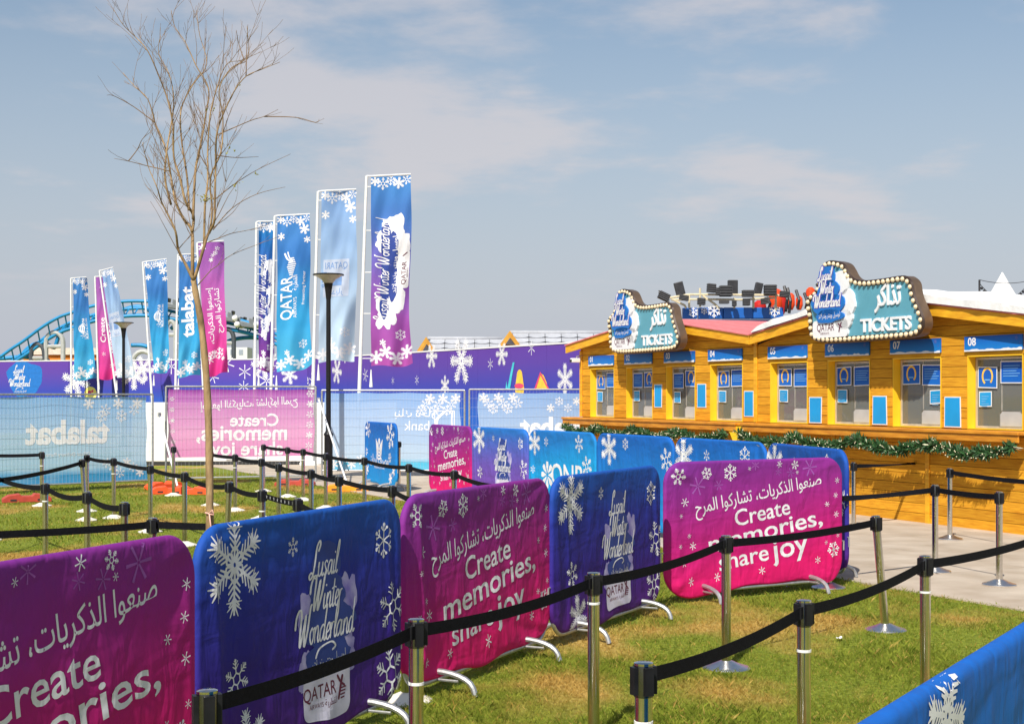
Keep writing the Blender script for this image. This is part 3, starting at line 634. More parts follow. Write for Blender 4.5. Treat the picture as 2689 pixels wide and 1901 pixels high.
# ------------------------------------------------------------------ crowd barriers in printed covers
def smooth01(x): x = max(0, min(1, x)); return x * x * (3 - 2 * x)
def barrier(L, R, h, m, label, inks, seed, group=None, rad=.2, zb=.09, droop=0):
    L = Vector((L[0], L[1], 0)); R = Vector((R[0], R[1], 0)); dv = R - L; W = dv.length
    t = thing('crowd_barrier', label, 'barrier', L + Vector((0, 0, gz_at(L.x, L.y))), math.atan2(dv.y, dv.x), group)
    rng = random.Random(seed); cz = (h + zb) / 2; hz = (h - zb) / 2; T = .024
    folds = []
    for k in range(10):                                 # creases running in from the corners and hems
        cxn = rng.choice([(0, h), (W, h), (0, zb), (W, zb), (rng.uniform(.2, W - .2), zb)])
        tx, tz = rng.uniform(.2, .8) * W, rng.uniform(zb + .1, h - .15)
        ll = rng.uniform(.3, .75); folds.append((cxn[0], cxn[1], tx - cxn[0], tz - cxn[1], ll, rng.uniform(.022, .04), rng.uniform(.007, .016) * rng.choice([1, 1, -1])))
    vf = [(rng.choice([rng.uniform(.05, .25), W - rng.uniform(.05, .3)]), rng.uniform(.02, .035), rng.uniform(.004, .011)) for k in range(6)]
    def ed(x, z):
        qx = abs(x - W / 2) - W / 2 + rad; qz = abs(z - cz) - hz + rad
        return -(math.hypot(max(qx, 0), max(qz, 0)) + min(max(qx, qz), 0) - rad)
    def wr(x, z):
        d = .010 * noise.noise((x * 2.3 + seed, z * 1.8, seed)) + 0.004 * noise.noise((x * 7, z * 5, seed + 3))
        for fx, fz, dx_, dz_, ll, ww, am in folds:
            n_ = math.hypot(dx_, dz_) or 1; a = ((x - fx) * dx_ + (z - fz) * dz_) / n_; q = ((x - fx) * -dz_ + (z - fz) * dx_) / n_
            if 0 < a < ll * n_: d += am * math.exp(-(q / (ww * (1 + a))) ** 2) * (1 - a / (ll * n_))
        for vx, vw, va in vf: d += va * math.exp(-((x - vx - .03 * math.sin(z * 4)) / vw) ** 2) * smooth01((h - z) / .2)
        return d * smooth01(ed(x, z) / .07)
    def dep(x, z):
        e = max(ed(x, z), 0); k = 1 - min(e / T, 1); return T * math.sqrt(max(0, 1 - k * k)) - .006 * smooth01((e - .05) / .2) + wr(x, z)
    hem = lambda x: .018 * math.sin(x * 4.1 + seed) + .012 * math.sin(x * 9.7 + seed * 2) + droop * math.exp(-((x - .3) / .18) ** 2)
    def fix(x, z): return z + hem(x) * smooth01(1 - (z - zb) / .22)
    ee = [0, .002, .006, .012, .02, .03]
    us = [q / W for q in ee] + [.03 / W + (1 - .06 / W) * k / 96 for k in range(1, 96)] + [1 - q / W for q in reversed(ee)]
    hgt = h - zb; zs = [zb + q for q in ee] + [zb + .03 + (hgt - .06) * k / 56 for k in range(1, 56)] + [h - q for q in reversed(ee)]
    nu = len(us); vs = []; fr = {}
    for side in (-1, 1):
        for j, z in enumerate(zs):
            q = max(0, abs(z - cz) - hz + rad); ins = rad - math.sqrt(max(0, rad * rad - q * q))
            for i, u in enumerate(us):
                x = ins + u * (W - 2 * ins)
                if side == 1 and (i in (0, nu - 1) or j in (0, len(zs) - 1)): fr[(side, j, i)] = fr[(-1, j, i)]; continue
                fr[(side, j, i)] = len(vs); vs.append((x, side * dep(x, z), fix(x, z)))
    fs = []
    for side in (-1, 1):
        for j in range(len(zs) - 1):
            for i in range(nu - 1):
                q = [fr[(side, j, i)], fr[(side, j, i + 1)], fr[(side, j + 1, i + 1)], fr[(side, j + 1, i)]]
                if side == 1: q.reverse()
                fs.append(tuple(q))
    obj('cover', MB().add(vs, fs), m, t, smooth=True)
    # steel inside: a rounded hoop, and two arched feet
    rr = rad - .03; c = []
    for x_, z_, a0 in ((W - .035 - rr, h - .035 - rr, 0), (.035 + rr, h - .035 - rr, 90), (.035 + rr, zb + .0 + rr, 180), (W - .035 - rr, zb + .0 + rr, 270)):
        c += [(x_ + rr * math.cos(R_(a0 + 15 * k)), 0, z_ + rr * math.sin(R_(a0 + 15 * k))) for k in range(7)]
    obj('hoop', MB().tube(c, .017, 8, closed=True), M_GALV, t, smooth=True)
    for x_ in (.2 * W, .8 * W):
        pts = [(x_, .27 * math.cos(a), .012 + .13 * math.sin(a) ** .7) for a in [math.pi * k / 14 for k in range(15)]]
        pts[0] = (x_, .28, .008); pts[-1] = (x_, -.28, .008)
        ft = obj('foot', MB().tube(pts, .019, 8), M_GALV, t, smooth=40)
        obj('cross_stay', MB().tube([(x_, -.16, .09), (x_, .16, .09)], .009, 6), M_GALV, ft, smooth=40)
    for g in (0, W): 
        hk = MB(); hk.tube([(g, 0, .45), (g + (.03 if g else -.03), 0, .45), (g + (.03 if g else -.03), 0, .36)], .008, 6); obj('coupling_hook', hk, M_GALV, t)
    for nm, mm, ik, base in inks(W, h - zb):
        ik.build(nm, mm, t, lambda u, v, o: (u, -dep(u, h + v) - o, fix(u, h + v)), .03, base, keep=lambda u, v: ed(u, h + v) > .006)
    return t
def k_create(W, H):
    a, f = Ink(), Ink(); r = .145; s = W / 2.1
    A = lambda x: x * s
    a.text(arab('صنعوا الذكريات، تشاركوا المرح'), A(1.08), -.36, .16, 'C', r, .006, width=1.5 * s)
    a.text('Create', A(1.12), -.555, .21, 'C', r * .9, .010, width=.66 * s); a.text('memories,', A(1.17), -.725, .225, 'C', r, .012, width=1.36 * s)
    a.text('share', A(.9), -.955, .215, 'C', r * .8, .010, width=.58 * s); a.text('joy', A(1.45), -.9, .27, 'C', r * .9, .012, width=.44 * s)
    for x, y, q, st in ((.14, .13, .08, 1), (.46, .11, .058, 2), (.73, .11, .078, 2), (1.31, .05, .035, 3), (1.5, .06, .045, 1), (.22, .36, .042, 3), (.18, .48, .02, 3), (.27, .66, .022, 3), (.31, .75, .038, 3), (.17, .75, .022, 3), (.21, .9, .034, 3), (.28, 1.04, .032, 3), (.58, 1.03, .036, 3), (1.1, 1.02, .042, 3), (1.78, .96, .036, 3), (1.97, .87, .075, 2), (2.02, .22, .03, 3), (2.0, .36, .028, 3), (1.89, .44, .026, 3), (2.01, .54, .032, 3), (2.03, .74, .022, 3), (1.88, .8, .022, 3), (1.53, .13, .02, 3), (.95, .08, .02, 3)):
        a.flake(A(x), -y, q, st, x * 3, 1.35)
    for x, y, q in ((.36, .22, .09), (1.02, .05, .05), (1.45, .13, .05), (1.68, .09, .09), (.6, .22, .05), (1.3, .12, .04)): f.flake(A(x), -y, q, 3, x, 1.2)
    return [('snowflake_shadow_print', M_FAINT, f, .0014), ('lettering', M_WHITEC, a, .0018)]
def qatar(a, x, y, s, W_=None):
    """airline word and running antelope head"""
    a.text('QATAR', x - .04 * s, y, .16 * s, 'C', 0, .006)
    a.text('AIRWAYS', x - .1 * s, y - .075 * s, .055 * s, 'C'); a.text(arab('القطرية'), x + .14 * s, y - .075 * s, .07 * s, 'C')
    a.group('antelope_print'); a.stroke([(x + .34 * s, y + .13 * s), (x + .3 * s, y + .02 * s), (x + .26 * s, y - .06 * s)], .03 * s); a.stroke([(x + .25 * s, y + .14 * s), (x + .31 * s, y + .07 * s), (x + .38 * s, y + .03 * s)], .025 * s)
    for k in range(4): a.line((x + .3 * s, y + .02 * s - k * .025 * s), (x + .4 * s - .01 * k * s, y + .02 * s - k * .025 * s), .012 * s)
    a.cur = 0
def k_wonder(W, H, c=None):
    bd2 = Ink(); fl, bk, bb, tx, bd = Ink(), Ink(), Ink(), Ink(), Ink(); s = W / 2.1; A = lambda x: x * s
    fl.flake(A(.3), -.2, .25, 0, 0, .8); fl.flake(A(.33), -.74, .1, 1, .2, 1.1); fl.flake(A(1.86), -.23, .1, 2, 0, 1.0); fl.flake(A(.85), -.17, .05, 1, 0, 1.2)
    fl.flake(A(1.97), -.62, .15, 1, .2, .85); fl.flake(A(1.93), -1.0, .16, 1, .1, 1.0); fl.flake(A(.42), -1.06, .17, 0, .1, .85)
    logo(bk, bb, tx, A(1.2), -.2, .92)
    bd2.rrect(A(1.2) - .24, A(1.2) + .24, -1.09, -.82, .05); qatar(bd, A(1.2) - .05, -.98, .62)
    return [('cloud_print', M_CLOUD, bk, .0014), ('title_shade', M_NAVY, bb, .0024), ('lettering', M_WHITEC, tx, .0034), ('snowflake_print', M_WHITEC, fl, .0018), ('badge_print', M_PALE, bd2, .0028), ('airline_lettering', M_MAROON, bd, .0036)]
def k_qnb(W, H):
    a = Ink(); A = lambda x: x * W / 2.1
    a.flake(A(.22), -.2, .19, 0, 0, .85); a.flake(A(.6), -.17, .07, 1); a.flake(A(1.62), -.17, .13, 1, 0, 1.2); a.flake(A(1.85), -.48, .15, 1, .2, 1.3); a.flake(A(.16), -.6, .06, 1)
    a.group('flower_logo')
    for k in range(8): a.poly([(A(.63) + .2 * math.cos(k * math.pi / 4 + q) * w_, -.66 + .2 * math.sin(k * math.pi / 4 + q) * w_) for q, w_ in ((0, .12), (.28, .75), (.16, 1), (-.16, 1), (-.28, .75))])
    a.cur = 0; a.text('QNB', A(1.25), -.8, .46, 'C', 0, .012)
    return [('lettering', M_WHITEC, a, .0018)]
def k_air(W, H):
    a = Ink(); A = lambda x: x * W / 2.1
    a.flake(A(.38), -.2, .24, 0, 0, .85); a.flake(A(.85), -.13, .08, 2); a.flake(A(1.93), -.3, .16, 1, .2, 1.2); a.flake(A(1.6), -.62, .06, 3)
    a.text('QATAR', A(1.05), -.84, .36, 'C', 0, .01); a.text('AIRWAYS', A(1.0), -1.0, .13, 'C')
    return [('lettering', M_WHITEC, a, .0018)]
def k_flakes(W, H):
    a = Ink(); A = lambda x: x * W / 2.1
    a.flake(A(.25), -.23, .25, 0, 0, .85); a.flake(A(.8), -.2, .07, 1); a.flake(A(1.66), -.18, .12, 2); a.flake(A(2.0), -.5, .15, 1, .2, 1.2); a.flake(A(.3), -.75, .1, 1)
    a.text('QATAR', A(1.05), -.84, .36, 'C', 0, .01)
    return [('lettering', M_WHITEC, a, .0018)]
def k_rayan(W, H):
    a = Ink(); A = lambda x: x * W / 2.1
    a.group('ripple_logo')
    for k in range(4): a.stroke([(A(1.0) - .07 - .05 * k, -.42 + .03 * k), (A(1.0) - .04 - .03 * k, -.5 - .05 * k), (A(1.0), -.53 - .06 * k), (A(1.0) + .04 + .03 * k, -.5 - .05 * k), (A(1.0) + .07 + .05 * k, -.42 + .03 * k)], .04, False)
    a.disc(A(1.0), -.37, .06, 10); a.cur = 0
    a.text(arab('مصرف الريان'), A(1.0), -.8, .24, 'C', 0, .01); a.text('MASRAF AL RAYAN', A(1.0), -.9, .08, 'C')
    for x, y, q, st in ((.25, .16, .17, 1), (1.75, .25, .26, 1), (1.7, .66, .1, 2), (1.95, .9, .12, 0), (.15, .6, .08, 1), (.2, .95, .12, 0), (1.75, 1.05, .12, 0)): a.flake(A(x), -y, q, st, x, 1.4)
    return [('lettering', M_WHITEC, a, .0018)]
G_PINK = grad('cover_pink', [(0, C(214, 20, 104)), (.3, C(180, 26, 116)), (.65, C(142, 38, 132)), (1, C(116, 44, 140))], .1, 1.25, wrinkle=.85, xtilt=-.11)
G_INDIGO = grad('cover_indigo', [(0, C(84, 32, 122)), (.35, C(52, 34, 132)), (.7, C(38, 50, 148)), (1, C(26, 84, 172))], .1, 1.25, wrinkle=.85)
G_VIOLET = grad('cover_violet', [(0, C(120, 60, 150)), (.5, C(104, 82, 176)), (.85, C(70, 100, 190)), (1, C(40, 112, 196))], .1, 1.25, wrinkle=.85)
G_CYAN = grad('cover_cyan', [(0, C(20, 160, 220)), (.45, C(24, 150, 214)), (.8, C(30, 118, 196)), (1, C(30, 112, 192))], .1, 1.25, wrinkle=.85, xtilt=-.12)
G_BLUE = grad('cover_blue', [(0, C(22, 140, 206)), (.5, C(26, 120, 200)), (1, C(24, 98, 186))], .1, 1.25, wrinkle=.85)
def fitW(L, R, W=2.1):
    L, R = Vector(L), Vector(R); c = (L + R) / 2; u = (R - L).normalized(); return c - u * W / 2, c + u * W / 2
b1R = Vector((-1.40, 6.17)); b1d = Vector((.363, .932)); barrier(b1R - b1d * 2.1, b1R, 1.25, G_PINK, 'plum pink Create memories barrier in shade, coupled to the blue one by the bare tree', k_create, 11)
barrier(*fitW((-1.421, 6.361), (-.672, 8.192), 2.03), 1.25, G_INDIGO, 'deep blue Lusail Winter Wonderland barrier standing before the bare tree', k_wonder, 12)
barrier(*fitW((-.667, 8.299), (.272, 10.23)), 1.25, G_PINK, 'purple to pink Create memories barrier coupled between two deep blue barriers', k_create, 13)
barrier(*fitW((.279, 10.18), (1.244, 12.0), 2.08), 1.25, G_INDIGO, 'deep blue Lusail Winter Wonderland barrier coupled between two pink Create memories barriers', k_wonder, 14)
barrier(*fitW((1.300, 12.35), (3.169, 13.45)), 1.25, G_PINK, 'bright pink Create memories barrier facing the sun at the edge of the paving', k_create, 15, droop=-.06)
ch = [(3.25, 13.62), (2.854, 15.703), (2.046, 17.66), (1.184, 19.6), (.2645, 21.51), (-.655, 23.42), (-1.4845, 25.37)]
spec = [(G_INDIGO, k_flakes, 'dark blue snowflake barrier ending the row behind the bright pink one'),
        (G_BLUE, k_flakes, 'mid blue snowflake barrier coupled to the dark blue one ending the row'),
        (G_BLUE, k_air, 'mid blue barrier with QATAR lettering in the row along the ticket counter'),
        (G_CYAN, k_qnb, 'cyan barrier with QNB lettering and flower logo'),
        (G_VIOLET, k_wonder, 'violet blue Lusail Winter Wonderland barrier beside the cyan bank barrier'),
        (G_PINK, k_create, 'small looking pink Create memories barrier ending the row on the paving by the mesh fence')]
for k, (m_, fn, lb) in enumerate(spec):
    Rg, Lf = Vector(ch[k]), Vector(ch[k + 1]); u = (Rg - Lf).normalized() * .012
    barrier(Lf + u, Rg - u, 1.295, m_, lb, fn, 20 + k)
barrier((GX(960, 28.2), 28.2), (GX(1043, 26.2), 26.2), 1.29, G_BLUE, 'blue barrier with ripple logo standing alone on the paving before the pale banners', k_rayan, 31)
q0 = Vector((.52, 2.38)); barrier(q0, q0 + Vector((.532, .847)) * 2.1, 1.25, G_BLUE, 'plain blue barrier with one white snowflake, cut off beside the front belt posts', lambda W, H: [('snowflake_print', M_WHITE, Ink().flake(.7, -.075, .15, 0, .3, 1.0), .0018)], 32)

# ------------------------------------------------------------------ belt posts
PH = .90
def post(x, y, label, group=None, lean=(0, 0), base=None, m_base=None, tagz=None):
    loc = Vector((x, y, gz_at(x, y))); t = thing('belt_post', label, 'belt post', loc, 0, group)
    lx, ly = lean; T = lambda z: Vector((lx * z / PH, ly * z / PH, z))
    bm_ = MB().lathe([(.158, .002), (.16, .012), (.155, .018), (.13, .024), (.085, .04), (.05, .056), (.038, .06)], 36)
    obj('base', bm_, m_base or (M_BASEW if y - .75 * x > 9.6 and x < -.4 else M_BASE), t, smooth=50)
    obj('pole', MB().tube([T(.055), T(.45), T(.80)], .0315, 20), M_CHROME, t, smooth=50)
    obj('cassette', MB().tube([T(.775), T(.778), T(.885), T(.888)], [.03, .0345, .0345, .034], 20), M_HEAD, t, smooth=50)
    obj('top_cap', MB().tube([T(.889), T(.897), T(PH)], [.0345, .0345, .025], 20), M_CHROME, t, smooth=50)
    g = MB()
    for a in range(4):
        an = a * math.pi / 2 + .4; c = T(.835) + Vector((math.cos(an) * .036, math.sin(an) * .036, 0)); g.box(c, (.02, .034, .098), an)
    obj('belt_slot', g, M_BLACK, t)
    if tagz: obj('tag_band', MB().tube([T(tagz), T(tagz + .012)], .034, 16), M_WPAINT, t)
    t['top'] = list(loc + T(.845)); return t
def belt(a, b, sag=.03, tw=0, marks=False):
    """webbing from post a to post b (or to a point)"""
    A = Vector(a['top']); B = Vector(b['top']) if not isinstance(b, Vector) else b; dv = B - A; u = Vector((dv.x, dv.y, 0)).normalized(); side = Vector((-u.y, u.x, 0))
    A = A + u * .036; B = B - u * .036; dv = B - A; n = 26; g = MB(); vs = []; o = a.location
    for i in range(n + 1):
        s = i / n; p = A + dv * s; p.z -= sag * 4 * s * (1 - s); an = tw * math.sin(math.pi * s) ; up = Vector((0, 0, 1)) * math.cos(an) + side * math.sin(an)
        for q, e in ((-1, -1), (1, -1), (1, 1), (-1, 1)): vs.append(p + up * (.027 * q) + (side * math.cos(an) - Vector((0, 0, 1)) * math.sin(an)) * (.0009 * e) - o)
    g.add(vs, [(4 * i + k, 4 * i + (k + 1) % 4, 4 * i + 4 + (k + 1) % 4, 4 * i + 4 + k) for i in range(n) for k in range(4)] + [(3, 2, 1, 0), (4 * n, 4 * n + 1, 4 * n + 2, 4 * n + 3)])
    bt = obj('belt', g, M_BELT, a)
    cl = MB().box(B - o - u * .012, (.03, .018, .056), math.atan2(u.y, u.x)); obj('belt_clip', cl, M_BLACK, bt)
    if marks:
        ik = Ink(); L = dv.length
        for k in range(8): ik.flake(L * (.12 + .11 * k), 0, .019, 3, 0, 1.6)
        ik.build('belt_marks', M_WHITE, bt, lambda uu, v, of: A - o + dv * (uu / L) + Vector((0, 0, v - sag * 4 * (uu / L) * (1 - uu / L))) - side * (.001 + of), 0, .0006, stuff=True)
def ptop(x, y): Y = F * (HC - PH) / (y - YH); return GX(x, Y), Y
def P(x, y, label, group='belt posts of the queue lanes', **k):
    X, Y = ptop(x, y); return post(X - k.get('lean', (0, 0))[0], Y, label, group, **k)
a0 = P(-45, 1187, 'steel belt post out past the red ballast block, far lane'); A1 = P(110, 1185.5, 'steel belt post beside the red ballast block under the blue banner', tagz=.66); belt(a0, A1, .01)
a0 = P(-75, 1256, 'steel belt post holding the belt of the tilted post'); A2 = P(214.3, 1205, 'tilted steel belt post leaning away from its upright neighbour before the blue banner', lean=(-.07, 0)); belt(a0, A2, .04)
A3 = P(228, 1193, 'upright steel belt post touching the tilted post before the blue banner'); belt(A2, A3, 0)
A4 = P(298.4, 1202, 'steel belt post next along the belt from the upright and tilted pair', tagz=.66); belt(A3, A4, .02)
A5 = P(394.6, 1220.6, 'steel belt post before the gap between blue and pink banners'); belt(A4, A5, .02)
B2 = P(485, 1239, 'steel belt post one before the bare tree, in front of orange blocks'); belt(A5, B2, .02)
B3 = P(602.7, 1264, 'slightly tilted steel belt post right beside the bare tree', lean=(.04, 0)); belt(B2, B3, .05)
B10 = P(688.6, 1285, 'steel belt post holding the belt printed with white snowflakes', tagz=.68); belt(B3, B10, .03)
B11 = P(782, 1307.5, 'steel belt post where the snowflake printed belt ends, behind the deep blue barrier', tagz=.66); belt(B10, B11, .01, 0, True)
b0 = P(905, 1352, 'steel belt post hidden behind the deep blue barrier, after the snowflake belt'); belt(B11, b0, .02)
a0 = P(-30, 1232, 'steel belt post starting the short lane beyond the plum barrier'); A6 = P(119, 1267.7, 'steel belt post two before the end of the short lane past the plum barrier', tagz=.7); belt(a0, A6, .05)
A7 = P(229, 1290, 'steel belt post one before the end of the short lane past the plum barrier'); belt(A6, A7, .05)
A8 = P(327, 1317.6, 'steel belt post ending its belt just beyond the plum barrier', tagz=.68); belt(A7, A8, .04)
a0 = P(-80, 1386, 'steel belt post holding the low belt that passes the tree ribbon'); A9 = P(401, 1359, 'steel belt post rising right behind the plum barrier', tagz=.72); belt(a0, A9, .01)
b0 = P(770, 1364, 'steel belt post hidden behind the deep blue barrier by the tree'); belt(A9, b0, .01)
B1 = P(455.7, 1171.6, 'lone steel belt post by the white brace of the pink banner', tagz=None)
t0 = P(553, 1185, 'steel belt post hidden behind the tree trunk'); B4 = P(617.5, 1192, 'steel belt post first along the belt from the tree trunk', tagz=.68); belt(t0, B4, .01)
B6 = P(686.8, 1203, 'steel belt post second along the belt from the tree trunk'); belt(B4, B6, .02); B9 = P(732, 1216, 'steel belt post third along the belt from the tree trunk'); belt(B6, B9, .02)
B12 = P(817, 1231.7, 'steel belt post fourth along the belt from the tree trunk'); belt(B9, B12, .02); C4 = P(890.6, 1249, 'steel belt post in front of the amber ballast block'); belt(B12, C4, .02)
C5 = P(1030, 1274, 'steel belt post standing where the deep blue and pink barriers meet, lawn side'); belt(C4, C5, .02)
b0 = P(1112, 1306, 'steel belt post hidden behind the pink barrier between blue ones'); belt(C5, b0, .02)
B5 = P(692, 1166, 'end steel belt post of the farthest lane, before the pink banner'); B7 = P(755, 1173.4, 'steel belt post second in the farthest lane, before the pink banner corner'); belt(B5, B7, .01)
B8 = P(796, 1178, 'steel belt post with white band, next before the lamp post', tagz=.7); belt(B7, B8, .01); C1 = P(855.5, 1189, 'steel belt post in front of the black lamp post foot'); belt(B8, C1, .01)
C2 = P(957, 1200, 'steel belt post beside the ripple logo barrier, lawn side'); belt(C1, C2, .02); C3 = P(1073.6, 1217, 'steel belt post between the ripple logo barrier and small pink barrier'); belt(C2, C3, .03)
C7 = P(1193, 1234, 'steel belt post before the small pink barrier on the paving'); belt(C3, C7, .03); b0 = P(1354, 1265, 'steel belt post hidden behind the pink barrier, ending the farthest lane'); belt(C7, b0, .05)
C6 = P(1047.8, 1160.4, 'lone steel belt post beside the ripple logo barrier')
D1 = P(1067, 1449, 'beltless steel post standing at the joint of the blue and pink barriers', tagz=.66, m_base=M_BASEW)
D3 = P(543.7, 1809, 'front steel belt post at the foot of the deep blue barrier'); D2 = P(1093, 1623, 'steel belt post before the seam of the deep blue and pink barriers', tagz=.62); belt(D3, D2, .02)
D4 = P(1558.7, 1502, 'steel belt post before the deep blue barrier with silver arched feet', tagz=.73); belt(D2, D4, .03)
D5 = P(1907, 1405, 'steel belt post crossing the front of the bright pink barrier'); belt(D4, D5, .03)
D6 = P(2299, 1353.5, 'tilted steel belt post with round base on the lawn near the paving edge', lean=(-.08, 0)); belt(D5, D6, .02)
E1 = P(1690, 1737, 'steel belt post starting the front belt line on dry grass', tagz=.68); E2 = P(2111, 1574, 'dark looking steel belt post on the lawn before the tilted post', tagz=.66); belt(E1, E2, .03)
E3 = P(2429.7, 1458, 'steel belt post beside the cut off plain blue barrier', tagz=.68); belt(E2, E3, .03); E4 = P(2790, 1372, 'steel belt post ending the front belt line near the paving'); belt(E3, E4, .03)
F1 = P(2242, 1216, 'steel belt post on paving next to the dark blue row end barrier'); F2 = P(2462, 1204.6, 'tilted steel belt post close to the booth wall on paving', lean=(-.03, 0)); belt(F1, F2, .01, 1.3)
F3 = P(2494.4, 1231.8, 'steel belt post on paving holding a belt along the booth'); f0 = P(2790, 1262, 'steel belt post on paving at the far booth window'); belt(F3, f0, .02)
h0 = P(2176, 1296, 'steel belt post hidden between pink and dark blue barriers'); F4 = P(2455.6, 1275.8, 'steel belt post joining two belts on the open paving'); belt(h0, F4, .01, .8)
F5 = P(2624, 1294, 'steel belt post at the belt end on the sunny paving'); belt(F4, F5, .01)

# ------------------------------------------------------------------ ticket booths
BO = Vector((6.471 - .420 * 11.97, 18.77 + .9074 * 11.97, 0)); BRZ = math.atan2(-.9074, .420)
M_WOOD = mat('yellow_timber', C(230, 170, 48), .82, 0, .1, 3.0, .3, 24, .15, (1.2, 3, 14), C(196, 130, 34), rand=.17)
M_WOODB = mat('timber_trim', C(240, 184, 44), .55, 0, .1, 3.0, .1, 18, .3, (1.5, 8, 8), C(216, 150, 34))
M_COUNT = mat('counter_timber', C(222, 152, 46), .5, 0, .1, 3.0, .1, 18, .3, (1.2, 8, 8), C(186, 114, 32))
M_REVEAL = mat('yellow_reveal', C(242, 196, 36), .5, 0, .04, 4)
M_SIGNB = grad('number_sign', [(0, C(24, 128, 206)), (.5, C(24, 110, 196)), (1, C(30, 70, 160))], 2.42, 2.66, .45, blotch=.3)
M_ROOF = mat('pink_roof_board', C(214, 120, 122), .75, 0, .14, 4, .2, 30, None, (1, 6, 6), rand=.08)
M_SNOW = mat('white_felt_snow', (.8, .8, .8, 1), .9, 0, .06, 5, .9, 12)
M_INT = mat('cabin_lining', C(178, 172, 158), .8); M_DARK = mat('dark_gap', (.03, .028, .025, 1), .8)
M_FRAME = mat('aluminium_frame', C(190, 186, 178), .4, .4)
M_POST = grad('poster_print', [(0, C(20, 120, 205)), (.5, C(22, 100, 195)), (1, C(28, 76, 175))], 1.8, 2.3, .5, blotch=.4)
M_CYANP = mat('cyan_poster', C(22, 150, 215), .5, 0, .06, 3)
M_HATCH = mat('hatch_plate', C(180, 182, 182), .35, 0, .05)
def glass_mat():
    m, n, l, p = newmat('window_glass'); gl = n.new('ShaderNodeBsdfGlossy'); gl.inputs['Roughness'].default_value = .03; gl.inputs['Color'].default_value = (.9, .9, .9, 1)
    tp = n.new('ShaderNodeBsdfTransparent'); tp.inputs[0].default_value = (.78, .79, .78, 1); fr = n.new('ShaderNodeFresnel'); fr.inputs[0].default_value = 1.6
    df = n.new('ShaderNodeBsdfDiffuse'); df.inputs[0].default_value = C(146, 148, 142)
    m0 = n.new('ShaderNodeMixShader'); m0.inputs[0].default_value = .5; l.new(tp.outputs[0], m0.inputs[1]); l.new(df.outputs[0], m0.inputs[2])
    ms = n.new('ShaderNodeMixShader'); l.new(fr.outputs[0], ms.inputs[0]); l.new(m0.outputs[0], ms.inputs[1]); l.new(gl.outputs[0], ms.inputs[2]); l.new(ms.outputs[0], n['Material Output'].inputs[0]); return m
M_GLASS = glass_mat()
OW, Z0, Z1 = 1.02, 1.37, 2.37
